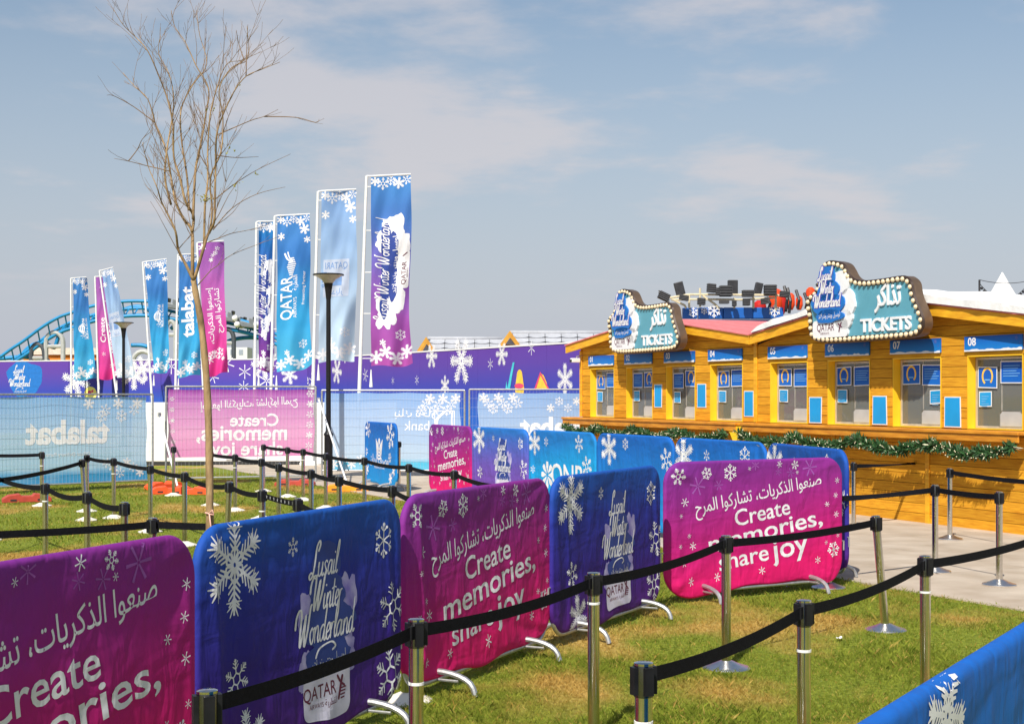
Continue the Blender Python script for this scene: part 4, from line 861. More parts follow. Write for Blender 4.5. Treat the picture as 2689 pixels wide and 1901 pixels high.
def booth(x0, x1, wins, nums, peak, eaves, label, snow):
    """x0..x1 along the front; wins = left edges of the openings; peak (x, z); eaves = ((x, z), (x, z))"""
    t = thing('ticket_booth', label, 'ticket booth', BO, BRZ)
    def roofz(x):
        (a, za_), (b, zb_) = eaves; return za_ + (peak[1] - za_) * (x - a) / (peak[0] - a) if x < peak[0] else peak[1] + (zb_ - peak[1]) * (x - peak[0]) / (b - peak[0])
    back = MB(); D = 2.6
    back.bbox(x0 + .01, x0 + .06, .05, D, 0, 2.78); back.bbox(x1 - .06, x1 - .01, .05, D, 0, 2.78); back.bbox(x0 + .06, x1 - .06, D - .05, D, 0, 2.78)
    obj('side_wall', back, M_WOOD, t)
    lin = MB(); lin.bbox(x0 + .07, x1 - .07, 1.5, 1.55, .3, 2.5); lin.bbox(x0 + .07, x1 - .07, .3, 1.5, .85, .9); obj('interior_wall', lin, M_INT, t)
    bk = MB(); xs = [x0 + .02] + [q for w in wins for q in (w, w + OW)] + [x1 - .02]
    bk.bbox(x0 + .02, x1 - .02, .035, .07, 0, Z0 - .002)
    for k in range(0, len(xs), 2): bk.bbox(xs[k], xs[k + 1], .035, .07, Z0, Z1 - .002)
    bk.bbox(x0 + .02, x1 - .02, .035, .07, Z1, 2.8)
    wall = obj('front_wall', bk, M_DARK, t)
    rows = .1425; n = 0
    def plank(a, b, za_, zb_, poly=None):
        g = MB(); dy = random.uniform(-.002, .002)
        if poly: g.prism(poly, dy, .034)
        else: g.bbox(a + .001, b - .001, dy, .034, za_ + .003, zb_ - .003)
        obj('plank', g, M_WOOD, wall, bevel=.003)
    z = 0.0
    while z < 1.36:                                     # below the counter, boards in lengths
        zt = min(z + rows, 1.365); cut = [x0, x0 + (x1 - x0) * .34, x0 + (x1 - x0) * .67, x1]
        for a, b in zip(cut, cut[1:]): plank(a, b, z, zt)
        z += rows
    z = Z0
    while z < Z1 - .02:
        zt = min(z + rows, Z1)
        for k in range(0, len(xs), 2): plank(xs[k] - (.02 if k == 0 else -.012), xs[k + 1] + (.02 if k == len(xs) - 2 else -.012), z, zt)
        z += rows
    while z < 3.3:                                      # gable boards, cut to the roof line
        zt = z + rows; xa = [x0 + (x1 - x0) * k / 60 for k in range(61)]; ok = [q for q in xa if roofz(q) - .1 > z + .01]
        if len(ok) < 2: break
        a, b = ok[0], ok[-1]; top = [q for q in xa if roofz(q) - .1 > zt]
        if top: plank(0, 0, 0, 0, [(a, z + .003), (b, z + .003), (top[-1] if top[-1] > a else b, zt - .003), (top[0], zt - .003)])
        else: plank(0, 0, 0, 0, [(a, z + .003), (b, z + .003), (min(b, peak[0] + .1), max(z + .02, roofz(peak[0]) - .12)), (max(a, peak[0] - .1), max(z + .02, roofz(peak[0]) - .12))])
        z = zt
    tr = MB()
    for k in range(4):
        q = x0 + (x1 - x0) * k / 3; tr.bbox(max(q - .04, x0 - .012), min(q + .04, x1 + .012), -.022, -.003, 0, 1.30)
    obj('batten', tr, M_WOODB, t, bevel=.004)
    cp = MB(); cp.bbox(x0 - .012, x0 + .08, -.024, -.003, 1.37, 2.75); obj('corner_post', cp, M_WOODB, t, bevel=.004)
    for i, (w, num) in enumerate(zip(wins, nums)):
        fr = MB(); e = .016                               # lining boards of the opening
        fr.bbox(w, w + e, .003, .17, Z0, Z1); fr.bbox(w + OW - e, w + OW, .003, .17, Z0, Z1); fr.bbox(w + e, w + OW - e, .003, .17, Z1 - e, Z1); fr.bbox(w + e, w + OW - e, .003, .17, Z0, Z0 + .012)
        win = obj('window', fr, M_REVEAL, t)
        g = MB(); a, b, c, e2 = w + .026, w + OW - .026, Z0 + .014, Z1 - .026
        for q in ((a, a + .035, c, e2), (b - .035, b, c, e2), (a + .036, b - .036, c, c + .03), (a + .036, b - .036, e2 - .03, e2), ((a + b) / 2 - .004, (a + b) / 2 + .004, c + .031, e2 - .031)): g.bbox(q[0], q[1], .13, .155, q[2], q[3])
        obj('glazing_bar', g, M_FRAME, win); obj('pane', MB().bbox(a + .03, b - .03, .139, .145, c + .025, e2 - .025), M_GLASS, win)
        hg = MB(); hx = w + OW * .5 - .02
        hg.prism([(hx, c + .03), (hx + .4, c + .03), (hx + .4, c + .19), (hx + .36, c + .23), (hx + .04, c + .23), (hx, c + .19)], .122, .128); obj('service_hatch', hg, M_HATCH, win, bevel=.002)
        hg = MB(); hg.tube([(hx - .008, .12, c + .03), (hx - .008, .12, c + .20), (hx + .04, .12, c + .24), (hx + .36, .12, c + .24), (hx + .408, .12, c + .2), (hx + .408, .12, c + .03)], .005, 6); obj('hatch_rim', hg, mat('grey_rim', C(110, 112, 108), .5), win)
        mo = MB().box((w + .3 + .08 * (i % 3), .55, Z0 + .12), (.36, .05, .26), .2 - .15 * (i % 3)); obj('monitor', mo, M_DARK, win, bevel=.008)
        obj('blind', MB().bbox(a + .04, b - .04, .2, .215, e2 - .12 - .1 * ((i * 5 + int(x0)) % 4), e2), mat('grey_blind', C(120, 118, 112), .8), win)
        rngp = random.Random(i * 7 + len(nums) + int(x0)); first = rngp.uniform(-.05, .03); sw = num in ('02', '03')
        for (pa, pb, za_, zb_, arch) in ((.08, .44, 1.98 + first, 2.27 + first, not sw), (.5, .9, 1.96 + first * -.6, 2.26 + first * -.6, sw), (.1, .34, 1.72 + first, 1.93 + first, False)) if num != '07' else ((.08, .46, 1.98, 2.27, True), (.5, .9, 1.97, 2.27, False), (.66, .92, 1.7, 1.9, False)):
            sk = rngp.uniform(-.012, .012); bd = MB(); bd.prism([(w + pa, za_), (w + pb, za_ + sk), (w + pb, zb_ + sk), (w + pa, zb_)], .119, .121); pst = obj('poster', bd, M_WPAINT, win)
            q = Ink(); q.poly([(w + pa + .014, za_ + .014), (w + pb - .014, za_ + .014 + sk), (w + pb - .014, zb_ - .014 + sk), (w + pa + .014, zb_ - .014)])
            q.build('poster_print', M_POST if zb_ > 2 else M_CYANP, win, lambda u, v, o: (u, .119 - o, v), 0, .0008)
            q = Ink(); cx_ = w + (pa + pb) / 2
            if arch:
                q2 = Ink(); q2.stroke([(cx_ + .09 * math.cos(R_(an)), (za_ + zb_) / 2 + .01 + .11 * math.sin(R_(an))) for an in range(-50, 240, 24)], .03, False)
                q2.build('arch_print', mat('amber_print', C(240, 190, 66)), win, lambda u, v, o: (u, .119 - o, v), 0, .002)
                q.rect(cx_ - .05, cx_ + .05, za_ + .1, za_ + .115)
            else:
                for k in range(5): q.rect(w + pa + .05, w + pb - .05 - .03 * (k % 3), zb_ - .07 - k * .034, zb_ - .062 - k * .034)
            q.build('poster_lines', mat('pale_blue_print', C(120, 180, 226), .6), win, lambda u, v, o: (u, .119 - o, v), 0, .003, stuff=True)
        sg = MB().bbox(w - .02, w + OW + .02, -.03, -.008, 2.43, 2.63); sgn = obj('number_sign', sg, M_SIGNB, t)
        q = Ink(); q.text(num, w + .05, 2.505, .155, 'L', 0, .02); q.build('lettering', M_WHITE, sgn, lambda u, v, o: (u, -.03 - o, v), 0, .002)
        q = Ink(); pts = [(w - .02 + (OW + .04) * k / 22, 2.443 + .022 * abs(noise.noise((w * 3 + k * .5, 1, 2))) + .012 * ((k // 3) % 2)) for k in range(23)]
        q.poly([(w - .02, 2.425)] + pts + [(w + OW + .02, 2.425)][::1]); q.build('snow_drift_print', M_WHITE, sgn, lambda u, v, o: (u, -.03 - o, v), 0, .003)
        q = Ink(); q.flake(w + OW - .08, 2.585, .035, 0); q.flake(w + OW - .02, 2.52, .02, 3); q.build('sign_flakes', M_FAINTB, sgn, lambda u, v, o: (u, -.03 - o, v), 0, .002, stuff=True)
    # counter shelf with its front board
    cx0, cx1 = x0 - (.24 if x0 < .1 else -.06), x1 - .08
    ct = MB(); ct.bbox(cx0, cx1, -.34, -.004, 1.318, 1.362); co = obj('counter', ct, M_COUNT, t, bevel=.008)
    obj('apron_board', MB().bbox(cx0 + .02, cx1 - .02, -.318, -.29, 1.22, 1.316), M_COUNT, co, bevel=.006)
    fa = MB()                                            # barge boards
    (ea, za_), (eb, zb_) = eaves; Y0, Y1 = -.18, -.14
    for (p, q) in (((ea, za_), peak), (peak, (eb, zb_))): fa.prism([(p[0], p[1] - .15), (q[0], q[1] - .15), q, p], Y0, Y1)
    obj('barge_board', fa, M_WOODB, t)
    rf = MB()
    for (p, q) in (((ea, za_), peak), (peak, (eb, zb_))): rf.prism([(p[0], p[1] - .06), (q[0], q[1] - .06), (q[0], q[1] - .004), (p[0], p[1] - .004)], Y1 + .002, D + .3)
    roof = obj('roof', rf, M_WOOD, t)
    nb = 13; Yd = D + .3 - Y0
    for (p, q) in (((ea, za_), peak), (peak, (eb, zb_))):
        for k in range(nb):
            ya = Y0 - .03 + k * Yd / nb; obj('roof_board', MB().prism([(p[0], p[1] + .004), (q[0], q[1] + .004), (q[0], q[1] + .024), (p[0], p[1] + .024)], ya + .004, ya + Yd / nb - .004), M_ROOF, roof)
    if snow:
        g = MB(); n_ = 40; m_ = 10; vs = []
        for j in range(m_ + 1):
            for i in range(n_ + 1):
                x = ea + .12 + (eb - ea - .12) * i / n_; y = Y0 - .05 + (D + .3) * j / m_ + (.03 * noise.noise((x * 3, 0, 1)) if j == 0 else 0)
                zt = roofz(x) + .025; h_ = .1 + .035 * noise.noise((x * 1.7, y * 2, 3)) + .02 * noise.noise((x * 6, y * 5, 7)); h_ *= smooth01((x - ea - .1) / .15)
                if abs(x - peak[0]) < .3: h_ += .03
                vs.append((x, y, zt + max(h_, .01)))
        for j in range(m_ + 1):
            for i in range(n_ + 1):
                x, y, _ = vs[j * (n_ + 1) + i]; vs.append((x, y, roofz(x) + .027))
        o = (m_ + 1) * (n_ + 1); ix = lambda j, i: j * (n_ + 1) + i
        fs = [(ix(j, i), ix(j, i + 1), ix(j + 1, i + 1), ix(j + 1, i)) for j in range(m_) for i in range(n_)] + [(ix(0, i), ix(0, i) + o, ix(0, i + 1) + o, ix(0, i + 1)) for i in range(n_)]
        fs += [(ix(j, 0), ix(j + 1, 0), ix(j + 1, 0) + o, ix(j, 0) + o) for j in range(m_)] + [(ix(j, n_), ix(j, n_) + o, ix(j + 1, n_) + o, ix(j + 1, n_)) for j in range(m_)]
        obj('snow_blanket', MB().add(vs, fs), M_SNOW, t, smooth=50)
    return t
wA = [.42 + 1.515 * k for k in range(4)]; wB = [6.79 + 1.535 * k for k in range(4)]
tA = booth(0, 6.34, wA, ['01', '02', '03', '04'], (3.1, 3.26), ((-.35, 2.86), (6.44, 2.83)), 'yellow timber ticket booth with windows 01 to 04 and bare pink roof', False)
tB = booth(6.36, 12.75, wB, ['05', '06', '07', '08'], (9.55, 3.27), ((6.46, 2.83), (12.95, 2.81)), 'yellow timber ticket booth with windows 05 to 08 and white snow roof', True)
bk = MB(); bk.prism([(6.0, 1.3), (6.0, 1.215), (6.05, 1.18), (6.14, 1.05), (6.19, .9), (6.21, .7), (6.30, .7), (6.33, .95), (6.36, 1.12), (6.40, 1.3)], -.3, -.03)
obj('corner_bracket', bk, M_REVEAL, tA)
pst_px = ((3.05, 3.33, 1.59, 2.03), (4.56, 4.85, 1.6, 2.03), (6.05, 6.33, 1.46, 1.9), (7.88, 8.2, 1.385, 1.8), (9.42, 9.74, 1.39, 1.82), (10.96, 11.28, 1.385, 1.81))
for k, (a, b, c, e) in enumerate(pst_px):
    par = tA if k < 3 else tB; sk = (-.012, .006, .0, -.01, .014, .01)[k]
    g = MB(); g.prism([(a, c), (b + sk, c), (b, e), (a + sk * .5, e)], -.012, -.005); p_ = obj('wall_poster', g, M_WPAINT, par)
    q = Ink(); q.poly([(a + .014, c + .014), (b - .014 + sk, c + .014), (b - .014, e - .014), (a + .014 + sk * .5, e - .014)]); q.build('poster_field', M_CYANP, p_, lambda u, v, o: (u, -.012 - o, v), 0, .0015)

# marquee signs with bulbs
SO = [(8.63, 3.76), (8.72, 3.84), (8.85, 3.86), (9.04, 3.83), (9.18, 3.78), (9.27, 3.69), (9.35, 3.59), (9.46, 3.53), (9.68, 3.5), (10.05, 3.5), (10.45, 3.51), (10.58, 3.48), (10.68, 3.4), (10.71, 3.29), (10.75, 3.18), (10.84, 3.03), (10.91, 2.89), (10.91, 2.78), (10.84, 2.69), (10.7, 2.645), (10.35, 2.63), (9.56, 2.62), (8.9, 2.62), (8.56, 2.65), (8.4, 2.71), (8.34, 2.84), (8.32, 3.03), (8.27, 3.21), (8.31, 3.34), (8.5, 3.44), (8.57, 3.59)]
M_TEAL = mat('teal_enamel', C(92, 158, 178), .45, 0, .05, 3); M_RIM = mat('bronze_rim', C(62, 48, 42), .45, .3); M_SIDE = mat('sign_side', C(120, 100, 82), .4, .5)
M_BULB = mat('cream_bulb', C(226, 206, 170), .15, 0, .05, 20)
bulb_me = MB().sphere((0, 0, 0), .036, 10, 6).mesh('bulb'); bulb_me.materials.append(M_BULB); bulb_me.polygons.foreach_set('use_smooth', [True] * len(bulb_me.polygons))
M_LILAC = mat('violet_script_edge', C(88, 84, 178), .6)
def msign(dx_, label):
    t = thing('ticket_sign', label, 'sign', BO + Vector((math.cos(BRZ) * (9.72 + dx_) + .16 * math.sin(BRZ), math.sin(BRZ) * (9.72 + dx_) - .16 * math.cos(BRZ), 2.62)), BRZ)
    loop = spline(SO + [SO[0]], 4)[:-1]; LP = [(x - 9.6, z - 2.62) for x, z in loop]; n = len(LP)
    cx_, cz_ = sum(p[0] for p in LP) / n, sum(p[1] for p in LP) / n
    def inset(dd):
        out = []
        for i, p in enumerate(LP):
            a, b = LP[i - 1], LP[(i + 1) % n]; vx, vz = b[0] - a[0], b[1] - a[1]; L = math.hypot(vx, vz) or 1; out.append((p[0] + vz / L * -dd * SGN, p[1] + vx / L * dd * SGN))
        return out
    area = sum(LP[i][0] * LP[(i + 1) % n][1] - LP[(i + 1) % n][0] * LP[i][1] for i in range(n)); SGN = 1 if area > 0 else -1
    side = MB(); side.prism(LP if SGN > 0 else LP[::-1], -.265, -.12); obj('case', side, M_SIDE, t, smooth=40)
    rim = MB(); pin = inset(.085); vs = [(x, -.268, z) for x, z in inset(-.006)] + [(x, -.30, z) for x, z in inset(.01)] + [(x, -.30, z) for x, z in inset(.03)] + [(x, -.272, z) for x, z in pin]
    rim.add(vs, [(k * n + i, k * n + (i + 1) % n, (k + 1) * n + (i + 1) % n, (k + 1) * n + i) for k in range(3) for i in range(n)]); obj('rim', rim, M_RIM, t, smooth=30)
    obj('face', MB().prism(pin if SGN > 0 else pin[::-1], -.2745, -.266), M_TEAL, t)
    mid = inset(.045); per = [0]
    for i in range(n): per.append(per[-1] + math.dist(mid[i], mid[(i + 1) % n]))
    nb = 62
    for k in range(nb):
        s_ = per[-1] * k / nb; i = max(j for j in range(n) if per[j] <= s_); f_ = (s_ - per[i]) / max(per[i + 1] - per[i], 1e-6); a, b = mid[i], mid[(i + 1) % n]
        link('bulb', bulb_me, None, t, loc=(a[0] + (b[0] - a[0]) * f_, -.295, a[1] + (b[1] - a[1]) * f_))
    fm = lambda dep: (lambda u, v, o: (u - 9.6, -dep - o, v - 2.62))
    def slab(name, ik, m_, y0, y1):                      # raised board cut to an outline
        g = MB()
        for vs_, fs_, lv, _g in ik.p: g.prism([(x - 9.6, z - 2.62) for x, z in vs_[1:]] if len(fs_) > 1 else [(x - 9.6, z - 2.62) for x, z in vs_], -y1, -y0 + .0004 * lv)
        return obj(name, g, m_, t)
    wb = Ink(); wb.blob(9.12, 3.5, .2, .2, 4, .1); wb.blob(9.3, 3.2, .16, .2, 7, .12); wb.blob(9.2, 2.96, .2, .14, 2, .1); wb.rrect(8.46, 9.3, 2.70, 2.96, .06); slab('cloud_board', wb, M_WHITE, .274, .312)
    bb = Ink(); bb.blob(8.83, 3.62, .2, .15, 1, .08); bb.blob(8.86, 3.4, .26, .16, 2, .08); bb.blob(8.85, 3.2, .4, .17, 3, .06); bb.blob(8.88, 3.02, .34, .1, 5, .1); slab('title_board', bb, M_BLUEP, .313, .334)
    ed_ = Ink(); tx = Ink()
    for wd, x, z, s_ in (('Lusail', 8.8, 3.57, .068), ('Winter', 8.84, 3.37, .072), ('Wonderland', 8.84, 3.16, .073)): ed_.script(wd, x, z, s_, .62); tx.script(wd, x, z, s_, .24)
    ed_.build('script_edge', M_LILAC, t, fm(.3345), 0, .001); tx.build('script_lettering', M_WHITE, t, fm(.337), 0, .003)
    tx = Ink(); tx.text(arab('لوسيل وينتر وندرلاند'), 8.9, 3.0, .1, 'C', .03, .004, width=.52); tx.build('arabic_title', M_WHITE, t, fm(.337), 0, .002)
    tx = Ink(); tx.text('QATAR', 8.78, 2.8, .16, 'C', 0, .002, width=.42); tx.stroke([(9.16, 2.92), (9.12, 2.84), (9.1, 2.77)], .022); tx.stroke([(9.07, 2.91), (9.12, 2.87), (9.18, 2.84)], .02); tx.text('AIRWAYS', 8.76, 2.745, .05, 'C'); tx.build('airline_lettering', M_MAROON, t, fm(.3125), 0, .002)
    def raised(name, s, x, z, size, width, bold, dep):
        isl, a, b = glyphs(s, bold); sx = width / (b - a); g = MB()
        for k, (vs_, fs_) in enumerate(isl):
            y = -dep - .0004 * (k % 2); P_ = [(x + (px - (a + b) / 2) * sx - 9.6, z + py * size - 2.62) for px, py in vs_]; m_ = len(P_); ec = {}
            for q in fs_:
                for i in range(len(q)): e_ = (q[i], q[(i + 1) % len(q)]); ec[e_] = 1
            rim_ = [e_ for e_ in ec if (e_[1], e_[0]) not in ec]
            g.add([(px, y, pz) for px, pz in P_] + [(px, -.2746, pz) for px, pz in P_], list(fs_) + [(b_, a_, a_ + m_, b_ + m_) for a_, b_ in rim_])
        obj(name, g, M_WHITE, t)
    raised('tickets_lettering', 'TICKETS', 10.12, 2.755, .265, 1.1, .022, .298); raised('arabic_lettering', arab('تذاكر'), 10.17, 3.12, .42, .56, .015, .298)
    return t
msign(-6.375, 'bulb framed TICKETS sign on the gable of booth windows 01 to 04'); msign(0, 'bulb framed TICKETS sign on the snow roofed gable of booth windows 05 to 08')
cc = thing('security_camera', 'small white security camera under the left eave of window 01', 'camera', BO + Vector((math.cos(BRZ) * .08, math.sin(BRZ) * .08, 2.55)), BRZ)
obj('body', MB().box((-.02, -.16, .0), (.09, .2, .09)), M_WPAINT, cc, bevel=.012); obj('lens', MB().box((-.02, -.265, -.012), (.075, .012, .055)), M_BLACK, cc); obj('bracket', MB().tube([(0, -.02, .1), (0, -.14, .08), (0, -.14, .045)], .012, 6), M_GALV, cc)

# garlands under the counters
M_NEED = mat('garland_needle', C(18, 52, 28), .6, 0, .35, 30, col2=C(60, 106, 54)); M_TIPS = mat('frosted_tip', C(206, 206, 176), .6); M_LITE = mat('clear_bulb', C(240, 226, 190), .2)
def garland(xa, xb, label, seed):
    t = thing('garland', label, 'garland', BO + Vector((math.cos(BRZ) * xa, math.sin(BRZ) * xa, 1.1)), BRZ); rng = random.Random(seed)
    L = xb - xa; sw = 4 if L > 5.5 else 3; axis = []
    for i in range(121):
        s = i / 120; axis.append(Vector((L * s, -.36 + .015 * math.sin(s * 40), .07 - .12 * abs(math.sin(math.pi * sw * s)) + .015 * math.sin(s * 57))))
    obj('wire', MB().tube(axis[::3], .006, 5), M_RUBBER, t)
    g, f, lg = MB(), MB(), MB()
    for i in range(int(L * 950)):
        a = rng.random() * 119.9; p = axis[int(a)].lerp(axis[int(a) + 1], a % 1); an = rng.uniform(0, 2 * math.pi); d_ = Vector((rng.uniform(-.7, .7), math.cos(an), math.sin(an))).normalized(); l_ = rng.uniform(.05, .13) * (.75 + .5 * abs(math.sin(a * .31 + seed))); w_ = Vector((rng.uniform(-1, 1), rng.uniform(-1, 1), rng.uniform(-1, 1))).cross(d_).normalized() * rng.uniform(.006, .013)
        (f if rng.random() < .055 else g).add([p + d_ * .01 - w_ * .6, p + d_ * .01 + w_ * .6, p + d_ * l_ * .7 + w_, p + d_ * l_, p + d_ * l_ * .7 - w_], [(0, 1, 2, 3, 4)])
    o = obj('needles', g, M_NEED, t); o['kind'] = 'stuff'; o = obj('frosted_tips', f, M_TIPS, t); o['kind'] = 'stuff'
    for i in range(int(L * 14)):
        p = axis[rng.randrange(120)]; lg.sphere(p + Vector((0, -.09 + rng.uniform(-.03, .03), rng.uniform(-.09, .08))), .008, 6, 4)
    o = obj('fairy_lights', lg, M_LITE, t); o['kind'] = 'stuff'
garland(-.1, 5.95, 'green fairy light garland under the counter of the pink roofed booth', 3); garland(6.42, 12.6, 'green fairy light garland under the counter of the snow roofed booth', 5)

# ------------------------------------------------------------------ feather banners on poles
FS = 2689 / 2296
def flag(pole, quad, Y, m, label, draw, seed, mirror=False, depth=.25):
    """pole = (top, low point) and quad = TL, TR, BR, BL on the photograph at 2296 px wide; Y from the 7.1 m pole height"""
    q = [(a * FS, b * FS) for a, b in quad]; (tx, ty), (bx, by) = [(a * FS, b * FS) for a, b in pole]
    top = P3(tx, ty, Y); low = P3(bx, by, Y); dv = (low - top) / (top.z - low.z); foot = top + dv * top.z
    t = thing('banner_flag', label, 'banner flag', (foot.x, foot.y, 0)); o = Vector((foot.x, foot.y, 0))
    obj('pole', MB().tube([(0, 0, 0), top - o], [.05, .034], 12), M_WPAINT, t, smooth=40)
    fb = MB().lathe([(.3, .002), (.3, .06), (.26, .1), (.06, .12), (.05, .5)], 20); obj('pole_base', fb, M_WPAINT, t, smooth=40)
    c = [P3(a, b, Y) - o for a, b in q]; c[1].y += depth; c[2].y += depth * .6
    W = ((c[1] - c[0]).length + (c[2] - c[3]).length) / 2; H = (c[0] - c[3]).length
    rng = random.Random(seed); ph = rng.uniform(0, 6)
    def S(u, v, of=0):                                    # u 0..1 across, v 0..1 downwards
        p = c[0].lerp(c[1], u).lerp(c[3].lerp(c[2], u), v)
        w = math.sin(u * 3.2 + v * 5 + ph) * .08 * u + math.sin(u * 7 - v * 6 + ph * 2) * .05 * u + .16 * u * v * math.sin(v * 4 + ph) + .05 * noise.noise((u * 3, v * 7, seed)) + .03 * noise.noise((u * 5 + v * 6, v * 3, seed + 5))
        w += .16 * smooth01((v - .55) / .45) * math.sin((u * 1.5 + v * 1.1) * 6 + ph) * (.3 + u)
        p.y += w; p.x += .09 * W * u * math.sin(v * 6 + ph) * v - .04 * W * (1 - u) * math.sin(v * 9 + ph) * v * (1 - v); p.z += (.05 * math.sin(u * 5 + ph) - .12 * u * (1 - u)) * smooth01((v - .5) / .5)
        p.y -= of; return p
    nu, nv = 26, 84; vs = [S(i / nu, j / nv) for j in range(nv + 1) for i in range(nu + 1)]
    cl = obj('cloth', MB().add(vs, [(j * (nu + 1) + i, (j + 1) * (nu + 1) + i, (j + 1) * (nu + 1) + i + 1, j * (nu + 1) + i + 1) for j in range(nv) for i in range(nu)]), m, t, smooth=True)
    obj('top_arm', MB().tube([top - o, c[0] + Vector((0, 0, .03)), c[1] + Vector((0, 0, .03))], .02, 8), M_WPAINT, t, smooth=40)
    for v in (.05, .28, .5, .72, .96):
        p = S(0, v); k = (top.z - p.z) / top.z; pp = (top - o) * (1 - k); obj('ring_arm', MB().tube([pp, p], .012, 6), M_WPAINT, t, smooth=40)
    bb = c[3] + Vector((.0, 0, -.05)); obj('tension_weight', MB().tube([bb, bb + Vector((0, 0, -.25)), bb + Vector((0, 0, -.42))], [.012, .03, .045], 8), M_WPAINT, t, smooth=40)
    for nm, mm, ik, base in draw(W, H): ik.build(nm, mm, cl if False else t, lambda u, v, of: S(u / W, -v / H, of), .055, base)
    return t
def fl_rows(a, W, H, big=True):
    for k in range(5): a.flake(W * (.1 + .2 * k), -.1 - .07 * (k % 2), .12 + .03 * (k % 2), k % 3, k, 1.4)
    if big:
        a.flake(W * .83, -.42, .17, 0, .2, 1.3); a.flake(W * .9, -.75, .11, 0, .1, 1.3); a.flake(W * .12, -.6, .12, 0, 0, 1.3)
    for k in range(4): a.flake(W * (.12 + .25 * k), -H + .2 + .14 * (k % 2), .17, 0, k * .3, 1.3)
    a.flake(W * .75, -H + .75, .13, 2, 0, 1.3); a.flake(W * .3, -H + .55, .09, 0, 0, 1.3)
def fl_wonder(W, H):
    a, bk, bb, tx, bd = Ink(), Ink(), Ink(), Ink(), Ink(); fl_rows(a, W, H, False); r = math.pi / 2; s = min(W, 1.0)
    for k, (x, y, rx, ry) in enumerate(((.56, .31, .3, .36), (.7, .37, .24, .3), (.7, .5, .26, .4), (.62, .62, .26, .4), (.44, .68, .28, .34), (.34, .74, .2, .24), (.3, .34, .2, .24))): bk.blob(W * x, -H * y, rx * s, ry * s * 1.2, k * 2.2 + 1, .25)
    for x, y in ((.36, .30), (.36, .38), (.36, .46), (.36, .54), (.36, .62), (.35, .69), (.56, .42), (.56, .52), (.56, .36), (.56, .6)): bb.blob(W * x, -H * y, .12 * s, .28 * s, x * 9 + y * 20, .1)
    tx.script('Lusail Winter Wonderland', W * .45, -H * .5, H * .43 / 14.6, .17, r, .2, 'C', 1.1); tx.text(arab('لوسيل وينتر وندرلاند'), W * .66, -H * .47, .17 * s, 'C', r, .006, width=H * .3)
    bk.rrect(W * .76, W * .98, -H * .60, -H * .40, .06 * s); bd.text('QATAR', W * .9, -H * .52, .17 * s, 'C', r, .004); bd.group('antelope_print'); bd.stroke([(W * .8, -H * .43), (W * .86, -H * .42), (W * .92, -H * .41)], .025); bd.text('AIRWAYS', W * .955, -H * .52, .055 * s, 'C', r)
    return [('snowflake_print', M_WHITE, a, .004), ('cloud_print', M_WHITE, bk, .005), ('title_shade', M_NAVY, bb, .0075), ('lettering', M_WHITE, tx, .010), ('airline_lettering', M_MAROON, bd, .008)]
def fl_qatar(W, H):
    a = Ink(); fl_rows(a, W, H); r = math.pi / 2
    a.text('QATAR', W * .46, -H * .53, .5 * W, 'C', r, .012, width=H * .28); a.text('AIRWAYS', W * .62, -H * .6, .16 * W, 'C', r, width=H * .13); a.text(arab('القطرية'), W * .62, -H * .44, .2 * W, 'C', r, width=H * .1); a.text('Presenting Partner', W * .86, -H * .48, .12 * W, 'C', r, width=H * .22)
    cx_, cy_ = W * .42, -H * .33; a.group('antelope_print')
    for k in range(9): a.line((cx_ - W * .13 + abs(k - 4) * .02 * W, cy_ - .04 * W + k * .06 * W - .2 * W), (cx_ + W * .16 - abs(k - 5) * .02 * W, cy_ - .04 * W + k * .06 * W - .2 * W), .035 * W)
    a.stroke([(cx_ - .2 * W, cy_ + .42 * W), (cx_ - .12 * W, cy_ + .25 * W), (cx_ + .02 * W, cy_ + .12 * W)], .05 * W); a.stroke([(cx_ - .1 * W, cy_ + .45 * W), (cx_ - .05 * W, cy_ + .28 * W), (cx_ + .05 * W, cy_ + .14 * W)], .035 * W)
    return [('lettering', M_WHITE, a, .006)]
def fl_diar(W, H):
    a, g, w = Ink(), Ink(), Ink(); fl_rows(a, W, H); w.rect(W * .08, W * .78, -H * .62, -H * .40)
    g.text('QATARI', W * .43, -H * .455, .26 * W, 'C', 0, .004, mirror=True, width=W * .6); g.text('DIAR', W * .17, -H * .52, .2 * W, 'C', math.pi / 2, mirror=True); g.text(arab('الديار'), W * .43, -H * .605, .22 * W, 'C', mirror=True); g.rect(W * .28, W * .58, -H * .555, -H * .485)
    return [('snowflake_print', M_WHITE, a, .004), ('logo_field', M_PALEF, w, .005), ('logo_lettering', M_DIAR, g, .009)]
def fl_rayan(W, H):
    a = Ink(); fl_rows(a, W, H); r = math.pi / 2
    a.group('ripple_logo')
    for k in range(4): a.stroke([(W * (.36 + .05 * k), -H * .48 + .05 * W * (k + 1)), (W * (.3 + .1 * k), -H * .5), (W * (.36 + .05 * k), -H * .52 - .05 * W * (k + 1))][::1], .05 * W, False)
    a.cur = 0; a.text(arab('مصرف الريان'), W * .64, -H * .5, .36 * W, 'C', r, .01, width=H * .2); a.text('MASRAF AL RAYAN', W * .8, -H * .5, .14 * W, 'C', r, width=H * .2)
    return [('lettering', M_WHITE, a, .006)]
def fl_tala(W, H):
    a = Ink(); fl_rows(a, W, H, False); a.text('talabat', W * .68, -H * .47, .8 * W, 'C', math.pi / 2, .03, width=H * .42); a.text('Official Partner', W * .92, -H * .5, .13 * W, 'C', math.pi / 2)
    return [('lettering', M_WHITE, a, .006)]
